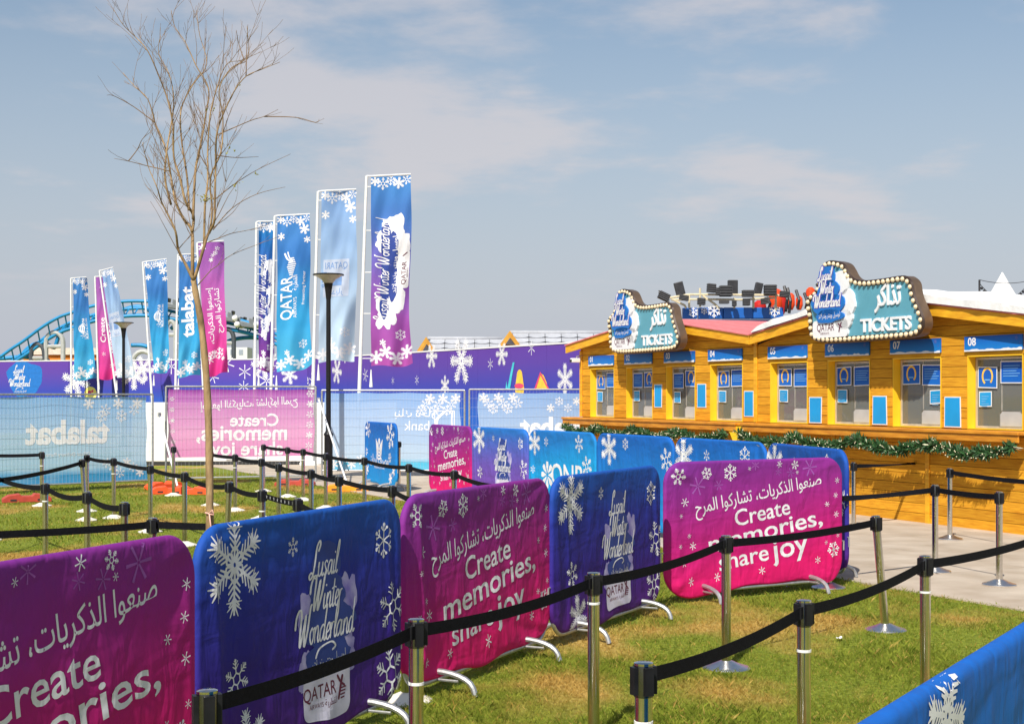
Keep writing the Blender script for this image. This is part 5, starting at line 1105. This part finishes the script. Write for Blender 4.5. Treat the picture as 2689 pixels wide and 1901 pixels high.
def fl_create(W, H):
    a = Ink()
    for k in range(9): a.flake(W * (.15 + .7 * ((k * .37) % 1)), -.15 - (H - .3) * ((k * .61) % 1 > .5) * .82 - .5 * ((k * .23) % 1), .08 + .06 * (k % 3 == 0), k % 4, k, 1.4)
    a.text(arab('إصنعوا الذكريات،'), W * .42, -H * .55, .3 * W, 'C', math.pi / 2, .01, width=H * .42); a.text(arab('تشاركوا المرح'), W * .76, -H * .52, .3 * W, 'C', math.pi / 2, .01, width=H * .34); a.flake(W * .6, -H * .84, .2, 2, 0, 1.3)
    return [('lettering', M_WHITE, a, .006)]
def fl_create2(W, H):
    a = Ink(); a.text('Create', W * .45, -H * .52, .42 * W, 'C', math.pi / 2, .012, width=H * .24); a.text('memories,', W * .85, -H * .55, .42 * W, 'C', math.pi / 2, .012, width=H * .4); a.flake(W * .7, -H * .87, .13, 3, 0, 1.3); a.flake(W * .3, -H * .1, .09, 3); a.flake(W * .3, -H * .75, .1, 3)
    return [('lettering', M_WHITE, a, .006)]
M_PALEF = mat('diar_field', C(206, 216, 232), .8, 0, .04, 8, transl=.3); M_DIAR = mat('diar_print', C(130, 166, 214), .8, transl=.3)
def gflag(n, st): return grad(n, st, 2.4, 7.1, .7, .3, blotch=.16)
K_BP = gflag('flag_blue_to_plum', [(0, C(180, 84, 168)), (.3, C(164, 88, 178)), (.55, C(118, 104, 192)), (.78, C(82, 132, 208)), (1, C(76, 144, 214))])
K_BL = gflag('flag_blue', [(0, C(90, 190, 224)), (.35, C(56, 166, 220)), (.75, C(64, 128, 202)), (1, C(80, 146, 216))])
K_PA = gflag('flag_pale', [(0, C(205, 222, 234)), (.4, C(180, 206, 232)), (1, C(136, 176, 228))])
K_PK = gflag('flag_pink', [(0, C(232, 60, 148)), (.4, C(216, 84, 170)), (.8, C(178, 104, 188)), (1, C(164, 96, 184))])
K_NP = gflag('flag_blue_to_violet', [(0, C(150, 60, 150)), (.3, C(100, 66, 160)), (.65, C(56, 90, 180)), (1, C(44, 140, 208))])
def FY(py): return F * (7.1 - HC) / (YH - py * FS)
flag(((822, 395), (806, 868)), ((832, 398), (919, 390), (922, 812), (832, 824)), FY(393), K_BP, 'tall blue to plum Lusail Winter Wonderland banner flag beside the pale banner', fl_wonder, 1)
flag(((713, 430), (702, 860)), ((722, 431), (796, 424), (797, 806), (714, 812)), FY(428), K_PA, 'pale blue banner flag with mirrored square logo behind the black lamp', fl_diar, 2)
flag(((616, 485), (608, 855)), ((622, 486), (692, 480), (697, 816), (620, 838)), FY(483), K_BL, 'blue QATAR AIRWAYS banner flag with antelope head logo', fl_qatar, 3)
flag(((575, 498), (571, 855)), ((580, 499), (614, 496), (615, 828), (580, 832)), FY(497), K_NP, 'narrow turned blue to violet Lusail Winter Wonderland banner flag', lambda W, H: fl_wonder(W * 1.0, H), 4)
flag(((442, 545), (455, 850)), ((444, 546), (498, 540), (507, 836), (462, 842)), FY(543), K_PK, 'pink banner flag with Arabic lettering behind the bare tree', fl_create, 5)
flag(((399, 571), (394, 850)), ((402, 573), (440, 569), (448, 840), (400, 845)), FY(570), K_BL, 'blue talabat banner flag beside the tree trunk', fl_tala, 6)
flag(((320, 588), (339, 868)), ((324, 589), (370, 581), (379, 828), (345, 838)), FY(585), K_BL, 'blue ripple logo banner flag on a slightly slanting pole', fl_rayan, 7)
flag(((223, 607), (260, 875)), ((228, 608), (250, 600), (304, 838), (262, 850)), FY(604), K_PA, 'pale banner flag on a strongly slanting pole crossing a pink one', fl_diar, 8)
flag(((213, 620), (221, 875)), ((215, 622), (250, 619), (262, 846), (222, 850)), FY(622), K_PK, 'pink Create memories banner flag half covered by a slanting pale one', fl_create2, 9)
flag(((159, 624), (160, 878)), ((164, 625), (190, 622), (213, 850), (166, 850)), FY(624), K_BL, 'blue ripple logo banner flag on an upright pole at the hoarding end', fl_rayan, 10)

# ------------------------------------------------------------------ lamp posts
def lamp(x, y, h, label):
    t = thing('lamp_post', label, 'lamp post', (x, y, gz_at(x, y))); k = h / 4.3
    obj('foot', MB().lathe([(.16, 0), (.16, .04), (.095, .06), (.092, .92), (.105, .93), (.105, .96), (.085, .985), (.058, 1.03)], 20), M_BLACK, t, smooth=40)
    obj('shaft', MB().tube([(0, 0, 1.0), (0, 0, h - .55)], [.056, .05], 16), M_BLACK, t, smooth=40)
    obj('neck', MB().lathe([(.052, h - .56), (.06, h - .5), (.075, h - .35), (.1, h - .2)], 20), M_BLACK, t, smooth=40)
    obj('diffuser', MB().lathe([(.098, h - .2), (.16, h - .12), (.3, h - .035), (.31, h - .03)], 28), mat('frosted_lamp', C(176, 170, 160), .35), t, smooth=40)
    obj('hood', MB().lathe([(.34, h - .03), (.345, h - .015), (.33, h), (.1, h + .012)], 32), M_BLACK, t, smooth=40)
Yl = 30.9; lamp(GX(862.5, Yl), Yl, 4.46, 'tall black lamp post with disc hood standing before the mesh fence')
Yl = 49.0; lamp(GX(324.5, Yl), Yl, 4.32, 'black lamp post with disc hood among the banner flags behind the fence')

# ------------------------------------------------------------------ bare young tree
M_BARK = mat('pale_bark', C(182, 152, 110), .85, 0, .2, 18, .8, 40, None, (1, 1, .35), C(112, 88, 60)); M_TWIG = mat('twig_bark', C(124, 100, 76), .85, 0, .2, 10)
M_LEAF = mat('yellow_leaf', C(176, 170, 50), .7, 0, .25, 12, transl=.35)
TY = 9.8; tb = Vector((GX(553, TY), TY, 0)); tree = thing('bare_tree', 'leafless young tree with pale trunk tied with a pink ribbon, behind the deep blue barrier', 'tree', tb)
tp = lambda x, y, dy=0: P3(x, y, TY + dy) - tb
trunk = [Vector((0, 0, -.02))] + [tp(*q) for q in ((552, 1560), (551, 1380), (549, 1150), (541, 980), (528, 850), (513, 765), (508, 735))]
obj('trunk', MB().tube([Vector(p) for p in spline([tuple(p) for p in trunk], 4)], [.031 - .012 * k / 28 + .0015 * math.sin(k * 1.9) for k in range(29)], 12), M_BARK, tree, smooth=True)
RS = 1 / 2.136; rt = random.Random(5); br, tw = MB(), MB(); tips = []
limbs = [([(1085, 1570), (1040, 1480), (1000, 1400), (985, 1300), (940, 1200), (905, 1130), (880, 1050), (830, 930), (800, 800)], .0125, -.3),
 ([(1080, 1560), (1080, 1400), (1075, 1290), (1030, 1230), (985, 1130), (960, 1000), (940, 880), (910, 780), (870, 690), (830, 560), (750, 480), (690, 410)], .014, .25),
 ([(1078, 1300), (1085, 1210), (1040, 1130), (1010, 1000), (975, 880), (970, 700), (940, 560), (900, 450), (830, 290), (760, 210), (690, 140), (640, 60)], .011, -.1),
 ([(1083, 1230), (1090, 1060), (1100, 930), (1130, 790), (1155, 640), (1170, 500), (1100, 370), (1040, 240), (980, 150), (960, 60)], .0105, .35),
 ([(1090, 1570), (1140, 1400), (1165, 1320), (1200, 1250), (1205, 1130), (1210, 900), (1215, 760), (1245, 660), (1310, 520), (1380, 430), (1470, 390), (1570, 350)], .0125, -.35),
 ([(1145, 1370), (1150, 1150), (1165, 1020), (1165, 850), (1180, 640), (1215, 500), (1250, 400), (1290, 350), (1380, 345)], .009, .15),
 ([(1060, 1180), (1050, 1000), (1020, 800), (1015, 620), (1080, 480), (1160, 360), (1120, 200), (1100, 60)], .0085, .5),
 ([(960, 1150), (925, 1000), (935, 850), (960, 700), (975, 560), (950, 420), (890, 300), (900, 200)], .0085, .1),
 ([(1175, 1310), (1190, 1180), (1180, 1000), (1240, 850), (1250, 660), (1230, 500), (1300, 380), (1390, 330), (1385, 150)], .008, -.2)]
def limb(pts, r0, dy, mbx, r1=.0016, grow=True):
    P_ = [tp(x * RS, y * RS, dy * (i / (len(pts) - 1)) + .03 * math.sin(i * 2.3 + dy * 9)) for i, (x, y) in enumerate(pts)]
    S_ = [Vector(p) for p in spline([tuple(p) for p in P_], 4)]; n = len(S_)
    mbx.tube(S_, [r0 + (r1 - r0) * (i / (n - 1)) ** .8 for i in range(n)], 7); return S_
def twig(p, d_, L, r, lv):
    n = 6; pts = [p]; dd = d_.normalized()
    for i in range(n):
        dd = (dd + Vector((rt.uniform(-.16, .16), rt.uniform(-.16, .16), rt.uniform(-.05, .16)))).normalized(); pts.append(pts[-1] + dd * L / n)
    tw.tube(pts, [max(.0011, r * (1 - .75 * i / n)) for i in range(n + 1)], 4, False); tips.append(pts[-1])
    if lv > 0:
        for k in range(rt.randint(2, 5)):
            i = rt.randint(1, n - 1); a = rt.uniform(0, 6.28); o = Vector((math.cos(a), math.sin(a) * .8, rt.uniform(-.1, .6)))
            twig(pts[i], dd + o * .8, L * rt.uniform(.3, .6), r * .55, lv - 1)
for pts, r0, dy in limbs:
    S_ = limb(pts, r0, dy, br)
    for i in range(6, len(S_) - 1, 2):
        if rt.random() < .95:
            dv = (S_[i + 1] - S_[i]).normalized(); a = rt.uniform(0, 6.28); o = Vector((math.cos(a), math.sin(a), rt.uniform(0, .5))); f_ = i / len(S_)
            twig(S_[i], dv + o * rt.uniform(.35, .85), rt.uniform(.2, .5) * (1.1 - .4 * f_), .0034 * (1.15 - f_ * .6), 1 if rt.random() < .8 else 0)
for pts in ([(1110, 1600), (1180, 1520), (1220, 1490), (1300, 1430), (1450, 1370), (1560, 1330)], [(1165, 1360), (1220, 1340), (1300, 1310), (1400, 1290), (1520, 1255)], [(1195, 1290), (1300, 1170), (1440, 1090), (1600, 1050)], [(1205, 1120), (1320, 1030), (1450, 950), (1630, 865)], [(1205, 870), (1320, 885), (1450, 880)], [(1215, 760), (1400, 680), (1480, 655), (1560, 615)], [(1480, 655), (1660, 660), (1770, 688), (1790, 670)], [(950, 960), (820, 930), (720, 905), (640, 890)], [(870, 690), (750, 600), (640, 540), (600, 535)], [(1380, 430), (1385, 250), (1390, 140)], [(1370, 340), (1340, 250), (1325, 170)], [(720, 905), (770, 840), (800, 780), (860, 730)]):
    S_ = limb(pts, .0042, rt.uniform(-.3, .3), tw, .0013)
    for i in range(4, len(S_) - 1, 4): twig(S_[i], (S_[i + 1] - S_[i]).normalized() + Vector((rt.uniform(-.5, .5), rt.uniform(-.5, .5), rt.uniform(-.2, .6))), rt.uniform(.06, .2), .002, 0)
obj('branches', br, M_BARK, tree, smooth=True); o = obj('crown_twigs', tw, M_TWIG, tree, smooth=True); o['kind'] = 'stuff'
lf = MB()
for (x, y, n_) in ((1135, 1110, 16), (1190, 1105, 12), (1140, 945, 4), (1270, 810, 4), (1300, 840, 4), (1190, 605, 4), (1300, 1050, 4), (1340, 1015, 4), (1420, 970, 5), (1210, 1050, 3), (1340, 460, 3)):
    for k in range(n_):
        p = tp(x * RS + rt.uniform(-12, 12), y * RS + rt.uniform(-8, 8), rt.uniform(-.06, .06)); a = Vector((rt.uniform(-1, 1), rt.uniform(-1, 1), rt.uniform(-1, .3))).normalized() * rt.uniform(.014, .03); b = a.cross(Vector((rt.random(), rt.random(), 1))).normalized() * .006
        lf.add([p, p + a * .5 + b, p + a, p + a * .5 - b], [(0, 1, 2, 3)])
o = obj('last_leaves', lf, M_LEAF, tree); o['kind'] = 'stuff'
rb = MB(); z_ = GZ(1345, TY); rb.tube([tp(541, 1345) + Vector((0, -.03, 0)), tp(552, 1347) + Vector((0, -.042, 0)), tp(563, 1345) + Vector((0, -.03, 0))], .006, 6); rb.tube([tp(553, 1346) + Vector((0, -.045, 0)), tp(557, 1375) + Vector((0, -.05, 0)), tp(562, 1400) + Vector((0, -.05, 0))], .005, 6); rb.tube([tp(553, 1346) + Vector((0, -.045, 0)), tp(562, 1337) + Vector((0, -.055, 0)), tp(566, 1350) + Vector((0, -.05, 0)), tp(554, 1348) + Vector((0, -.045, 0))], .005, 6)
obj('ribbon', rb, mat('pink_ribbon', C(226, 176, 160), .7), tree, smooth=True)

# ------------------------------------------------------------------ blue roller coaster beyond the hoarding
M_TRACK = mat('coaster_blue', C(24, 134, 190), .45, 0, .1, 2); M_SUP = mat('coaster_grey', C(176, 178, 178), .5, 0, .08, 3)
RY = 88.0; R2 = lambda x, y, dy=0: P3(x / 2.3186, 640 + y / 2.3186, RY + dy)
co = thing('roller_coaster', 'bright blue roller coaster track on grey arched supports behind the hoarding', 'roller coaster', (GX(350, RY), RY, 0)); cb = Vector(co.location)
cp = [(0, 690), (70, 640), (148, 588), (250, 512), (350, 452), (430, 422), (560, 380), (690, 358), (780, 350), (880, 350), (960, 358), (1050, 378), (1200, 408), (1350, 440), (1480, 470), (1580, 505), (1700, 560), (1830, 630)]
up = [Vector(p) for p in spline([tuple(R2(x, y) - cb) for x, y in cp], 5)]
lo = [p + Vector((.12, 1.15, -.38)) for p in up]; sp = [p + Vector((0, .5, -.75 - .15 * math.sin(i * .05))) for i, p in enumerate(up)]
for nm, pts, r in (('rail', up, .1), ('rail', lo, .1), ('spine', sp, .12)): obj(nm, MB().tube(pts, r, 8), M_TRACK, co, smooth=True)
tie = MB()
for i in range(2, len(up), 3): tie.tube([up[i], sp[i], lo[i]], .05, 5); 
obj('cross_ties', tie, M_TRACK, co)['kind'] = 'stuff'
for pts in ([(120, 700), (160, 645), (210, 612), (270, 606), (330, 632), (345, 600), (360, 560), (400, 510), (440, 480)], [(560, 455), (600, 452)], [(760, 400), (830, 383), (900, 400), (960, 460)], [(1330, 640), (1400, 590), (1500, 572), (1600, 575)], [(800, 618), (860, 618), (900, 628)], [(0, 700), (150, 690), (300, 712)], [(1040, 520), (1090, 470), (1120, 440)]):
    obj('lower_track', MB().tube([Vector(p) for p in spline([tuple(R2(x, y, 1.5) - cb) for x, y in pts], 4)], .13, 8), M_TRACK, co, smooth=True)
for x, y, w, hgt, dark in ((332, 540, 52, 180, 0), (230, 610, 40, 110, 1), (1040, 470, 30, 250, 0), (1385, 520, 38, 190, 1), (870, 655, 60, 60, 0)):
    pts = [(x - w, y + hgt + 60)] + [(x - w * math.cos(R_(a)), y + 60 - 60 * math.sin(R_(a))) for a in range(0, 181, 20)] + [(x + w, y + hgt + 60)]
    ob = obj('support_arch', MB().tube([R2(a, b, .5) - cb for a, b in pts], .15, 8), M_SUP if not dark else mat('dark_support', C(70, 76, 84), .5), co, smooth=40)
    obj('support_beam', MB().tube([R2(x - w, y + 85, .5) - cb, R2(x + w, y + 85, .5) - cb], .12, 6), M_SUP, co)
    leg = MB(); 
    for g_ in (-1, 1): a = R2(x + g_ * w, y + hgt + 60, .5); leg.tube([a - cb, Vector((a.x, a.y, 0)) - cb], .15, 8)
    obj('support_leg', leg, M_SUP, co, smooth=40)
def car(x, y, label):
    t = thing('coaster_car', label, 'coaster car', R2(x, y, .4)); g = MB()
    g.prism([(-.7, -.05), (.7, -.2), (.75, .1), (.4, .2), (.36, .45), (.12, .5), (.08, .2), (-.4, .3), (-.44, .55), (-.66, .6), (-.75, .15)], -.5, .5); obj('body', g, mat('car_shell', C(112, 118, 124), .4), t, bevel=.05)
    for a in (-.6, .6):
        for dy_ in (-.66, .66): obj('wheel_guard', MB().sphere((a, dy_, .05), .2, 10, 6), M_WPAINT, t, smooth=True)
    for a in (-.25, .35): obj('seat', MB().box((a, 0, .4), (.12, .7, .3), 0, 0, .2), M_BLACK, t, bevel=.04)
car(1052, 385, 'grey coaster car with white wheel guards near the track crest'); car(1385, 462, 'grey coaster car leading down the blue track'); car(1515, 500, 'grey coaster car running lowest on the blue track')

# ------------------------------------------------------------------ things behind the hoarding
Yh = 62.0
M_TILE = mat('snowy_roof_tile', C(172, 175, 182), .8, 0, .06, 4, rand=.06); M_GABLE = mat('gable_timber', C(222, 168, 60), .6, 0, .1, 3, col2=C(190, 132, 40))
def chalet(pk, bl_, br_, xr, Y, label):
    """peak, eave corners of the gable and the right end of the roof, in pixels; ridge runs away to the right"""
    p, a, b = P3(*pk, Y), P3(*bl_, Y), P3(*br_, Y); hw = (b.x - a.x) / 2; rise = p.z - a.z; L = GX(xr, Y) - p.x
    t = thing('chalet', label, 'chalet', (p.x, Y, 0)); z0 = a.z
    g = MB(); g.prism([(-hw * .86, 0), (hw * .86, 0), (hw * .86, z0), (0, p.z - .22), (-hw * .86, z0)], 0, .12); obj('gable_wall', g, M_GABLE, t)
    w = MB(); w.prism([(-hw * .4, z0 + .05), (hw * .4, z0 + .05), (0, z0 + rise * .55)], -.04, -.005); obj('gable_window', w, mat('chalet_glass', C(170, 176, 186), .2), t)
    for s_ in (-1, 1): obj('barge_board', MB().prism([(0, p.z), (s_ * hw, z0 - .05), (s_ * hw, z0 - .3), (0, p.z - .26)][::s_], -.3, -.22), M_GABLE, t)
    # the long side roof: rows of scalloped tiles facing the lawn
    rf = obj('side_roof', MB().prism([(.1, z0 - .2), (L, z0 - .2), (L, p.z - .1), (.1, p.z - .1)], 1.0, 1.1), mat('row_shadow_under', C(92, 94, 102), .8), t); rows = 4  # dark underlay colour stands in for lip shadows between the tile rows
    obj('side_wall', MB().bbox(.2, L, .3, 1.0, 0, z0 - .1), M_GABLE, t)
    for k in range(rows):
        za_, zb_ = z0 - .25 + (rise + .2) * k / rows, z0 - .25 + (rise + .2) * (k + 1) / rows; n = int(L / .62)
        for i in range(n):
            x0_ = .12 + L * i / n; w_ = L / n * .97; ya, yb = -.2 + 1.1 * k / rows, -.2 + 1.1 * (k + 1) / rows + .02
            pts = [(x0_ + w_ * q / 4, za_ + .05 - .05 * math.sin(math.pi * q / 4)) for q in range(5)]
            vs = [(x, ya - .03, z) for x, z in pts] + [(x0_ + w_, yb, zb_), (x0_, yb, zb_)] + [(x, ya + .02, z - .03) for x, z in pts]
            o = obj('roof_tile', MB().add(vs, [(0, 1, 2, 3, 4, 5, 6)] + [(q, q + 7, q + 8, q + 1) for q in range(4)]), M_TILE, rf)
    obj('ridge_cap', MB().tube([(0, .95, p.z - .03), (L, .95, p.z - .03)], .09, 8), M_TILE, rf, smooth=True)
chalet((1120, 885), (1092, 926), (1149, 926), 1318, Yh, 'yellow gabled chalet with snowy tiled roof peeping over the hoarding beside the tall banner')
chalet((1339, 869), (1309, 908), (1370, 908), 1640, Yh - 6, 'yellow gabled chalet with snowy tiled roof between hoarding and ticket booth')
# ride with floodlights behind the booths
Yr = 46.0; rd = thing('fairground_ride', 'fairground ride crowned with black floodlights and speakers over a blue snowflake fascia', 'ride', (GX(1960, Yr), Yr, 0)); rb_ = Vector(rd.location)
R7 = lambda x, y, dy=0: P3(1700 + x / 5.102, 700 + y / 5.102, Yr + dy) - rb_
def rbox(nm, x0, y0, x1, y1, dep, m_, rot=0, par=rd, bev=.02):
    a, b = R7(x0, y0), R7(x1, y1); g = MB().box((a + b) / 2 + Vector((0, dep, 0)), (abs(b.x - a.x), max(.2, abs(b.x - a.x) * .6), abs(b.z - a.z)), 0, 0, rot); return obj(nm, g, m_, par, bevel=bev)
M_FASC = mat('ride_fascia', C(20, 92, 176), .4, 0, .1, 1); M_IVORY = mat('ivory_pipe', C(214, 202, 170), .5, 0, .1, 6); M_RIDE = mat('ride_orange', C(226, 74, 26), .45, 0, .08, 2); M_RED = mat('ride_red', C(196, 36, 26), .45, 0, .08, 2); M_FLOOD = mat('floodlight_case', (.022, .022, .026, 1), .5, 0, .3, 8)
for x0, x1 in ((470, 660), (680, 1000), (1005, 1395), (1400, 1800)): rbox('fascia_panel', x0, 555, x1, 700, 0, M_FASC)
FY0 = -.62 * (R7(1395, 0).x - R7(1005, 0).x) / 2
q = Ink()
for x, y, r in ((875, 600, .22), (600, 620, .16), (1680, 600, .2), (745, 600, .12)): p = R7(x, y); q.flake(p.x, p.z, r, 2, 0, 1.6)
q.build('snowflake_print', M_WHITE, rd, lambda u, v, o: (u, FY0 - o * 4, v), 0, .004)
rbox('ride_drum', 480, 700, 1800, 1500, 1.5, M_FASC)
pipes = MB()
for pts in ([(300, 420), (560, 375), (800, 375), (1130, 380), (1400, 380), (1700, 385), (1830, 390)], [(320, 445), (560, 440), (900, 440), (1250, 445), (1700, 420)], [(560, 380), (560, 560)], [(705, 290), (705, 540)], [(1165, 420), (1165, 560)], [(1420, 400), (1420, 560)], [(1720, 400), (1720, 580)], [(740, 390), (900, 500), (960, 560)], [(330, 440), (500, 520), (520, 560)]): pipes.tube([R7(x, y, -.3) for x, y in pts], .036, 6)
obj('truss', pipes, M_IVORY, rd, smooth=40)
for x0, y0, x1, y1, ro in ((360, 215, 480, 390, -.25), (1065, 190, 1195, 385, 0), (1420, 225, 1520, 395, .22)): rbox('speaker', x0, y0, x1, y1, -.2, M_FLOOD, ro)
for x0, y0, x1, y1, ro in ((120, 365, 270, 470, .45), (765, 250, 880, 365, .1), (930, 275, 1090, 420, 0), (1520, 265, 1680, 400, 0), (1230, 335, 1380, 425, 0), (930, 470, 1050, 515, 0), (640, 440, 740, 530, .1), (1240, 445, 1330, 540, 0), (1480, 440, 1570, 520, -.1), (1730, 350, 1850, 430, .1), (880, 300, 935, 400, -.2), (1100, 470, 1150, 550, 0), (400, 400, 520, 470, .2)):
    fb = rbox('floodlight', x0, y0, x1, y1, -.6, M_FLOOD, ro)
    for k in range(4): z_ = y0 + (y1 - y0) * (k + .5) / 4; rbox('cooling_fin', x0 - 4, z_ - 5, x1 + 4, z_ + 3, -.62, mat('fin_grey', (.08, .08, .085, 1), .4), ro, fb, 0)
for x0, y0, x1, y1, m_ in ((1690, 275, 1890, 600, M_RIDE), (1800, 300, 1935, 620, M_RED), (1930, 330, 2050, 560, M_RIDE), (2060, 370, 2160, 560, M_RIDE), (2200, 250, 2330, 360, M_RIDE), (1480, 430, 1660, 560, M_RED)):
    a, b = R7(x0, y0), R7(x1, y1); r_ = abs(b.x - a.x) / 2; obj('seat_pod', MB().lathe([(r_ * .5, b.z), (r_, b.z + .15), (r_, a.z - .3), (r_ * .9, a.z - .08), (r_ * .4, a.z)], 18, ((a.x + b.x) / 2, .9, 0)), m_, rd, smooth=40)
    obj('pod_bar', MB().tube([((b.x) - .05, .2, b.z), (b.x - .02, .1, (a.z + b.z) / 2), (b.x - .08, .3, a.z + .05)], .05, 6), M_FLOOD, rd)
# string lights and white steeple past the booth roof
Ys = 50.0; sl = thing('string_light_pole', 'thin poles strung with festoon bulbs beyond the snow roof', 'string lights', (GX(2572, Ys), Ys, 0)); so = Vector(sl.location)
pa, pb = P3(2572, 735, Ys) - so, P3(2700, 738, Ys) - so; obj('pole', MB().tube([(0, 0, 0), pa], .035, 6), M_FLOOD, sl); obj('pole', MB().tube([(pb.x, 0, 0), pb], .035, 6), M_FLOOD, sl)
for dz, sg in ((0, .1), (-.12, .55)):
    pts = [pa.lerp(pb, k / 20) + Vector((0, 0, dz - sg * 4 * (k / 20) * (1 - k / 20))) for k in range(21)]; w_ = obj('cable', MB().tube(pts, .012, 5), M_FLOOD, sl)
    if dz:
        for k in range(1, 20): obj('bulb', MB().sphere(pts[k] - Vector((0, 0, .07)), .055, 6, 4), M_FLOOD, w_)
st = thing('steeple', 'white pointed steeple of a snow castle beyond the booth roof', 'steeple', (GX(2632, 56), 56, 0)); hz = GZ(722, 56)
obj('tower', MB().lathe([(.75, 0), (.75, hz - 1.4), (.85, hz - 1.35), (.85, hz - 1.2)], 12), M_WPAINT, st); obj('spire', MB().lathe([(.75, hz - 1.2), (.35, hz - .5), (.02, hz + .1)], 12), M_SNOW, st)
# far pale block and orange hoarding seen under the coaster
fb = thing('far_building', 'pale far office block under the coaster arch', 'building', (GX(600, 300), 300, 0)); W_ = 8; H_ = GZ(912, 300)
obj('wall', MB().bbox(-W_ / 2, W_ / 2, 0, 6, 0, H_), mat('pale_render', C(205, 208, 214), .8), fb)
for i in range(4):
    for j in range(3): obj('window', MB().bbox(-W_ / 2 + .8 + i * 1.8, -W_ / 2 + 1.7 + i * 1.8, -.06, .0 - .004, H_ - 1.6 - j * 2.2, H_ - .5 - j * 2.2), mat('far_glass', C(150, 160, 175), .3), fb)
ob = thing('orange_stand', 'low orange fairground stand under the coaster track', 'stand', (GX(150, 92), 92, 0)); z_ = GZ(932, 92)
obj('body', MB().bbox(-2.2, 3.0, 0, 2, 0, z_), mat('stand_orange', C(226, 130, 50), .7, 0, .2, 1.2), ob); obj('roof', MB().prism([(-2.4, z_ + .01), (3.2, z_ + .01), (2.6, z_ + .45), (-1.8, z_ + .45)], -.2, 2.2), mat('stand_roof', C(214, 200, 186), .7), ob)
# a scrap of white paper on the lawn
g_ = GR(2204, 1683); sc_ = MB(); vs = []
for j in range(5):
    for i in range(5): vs.append(((i - 2) * .011, (j - 2) * .009, .022 + .012 * noise.noise((i * .9, j * .9, 2)) + .01 * ((i + j) % 2)))
sc_.add(vs, [(j * 5 + i, j * 5 + i + 1, j * 5 + i + 6, j * 5 + i + 5) for j in range(4) for i in range(4)])
tag(obj('paper_scrap', sc_, M_WPAINT), 'crumpled scrap of white paper on the grass near the tilted belt post', 'paper').location = (g_.x, g_.y, 0)
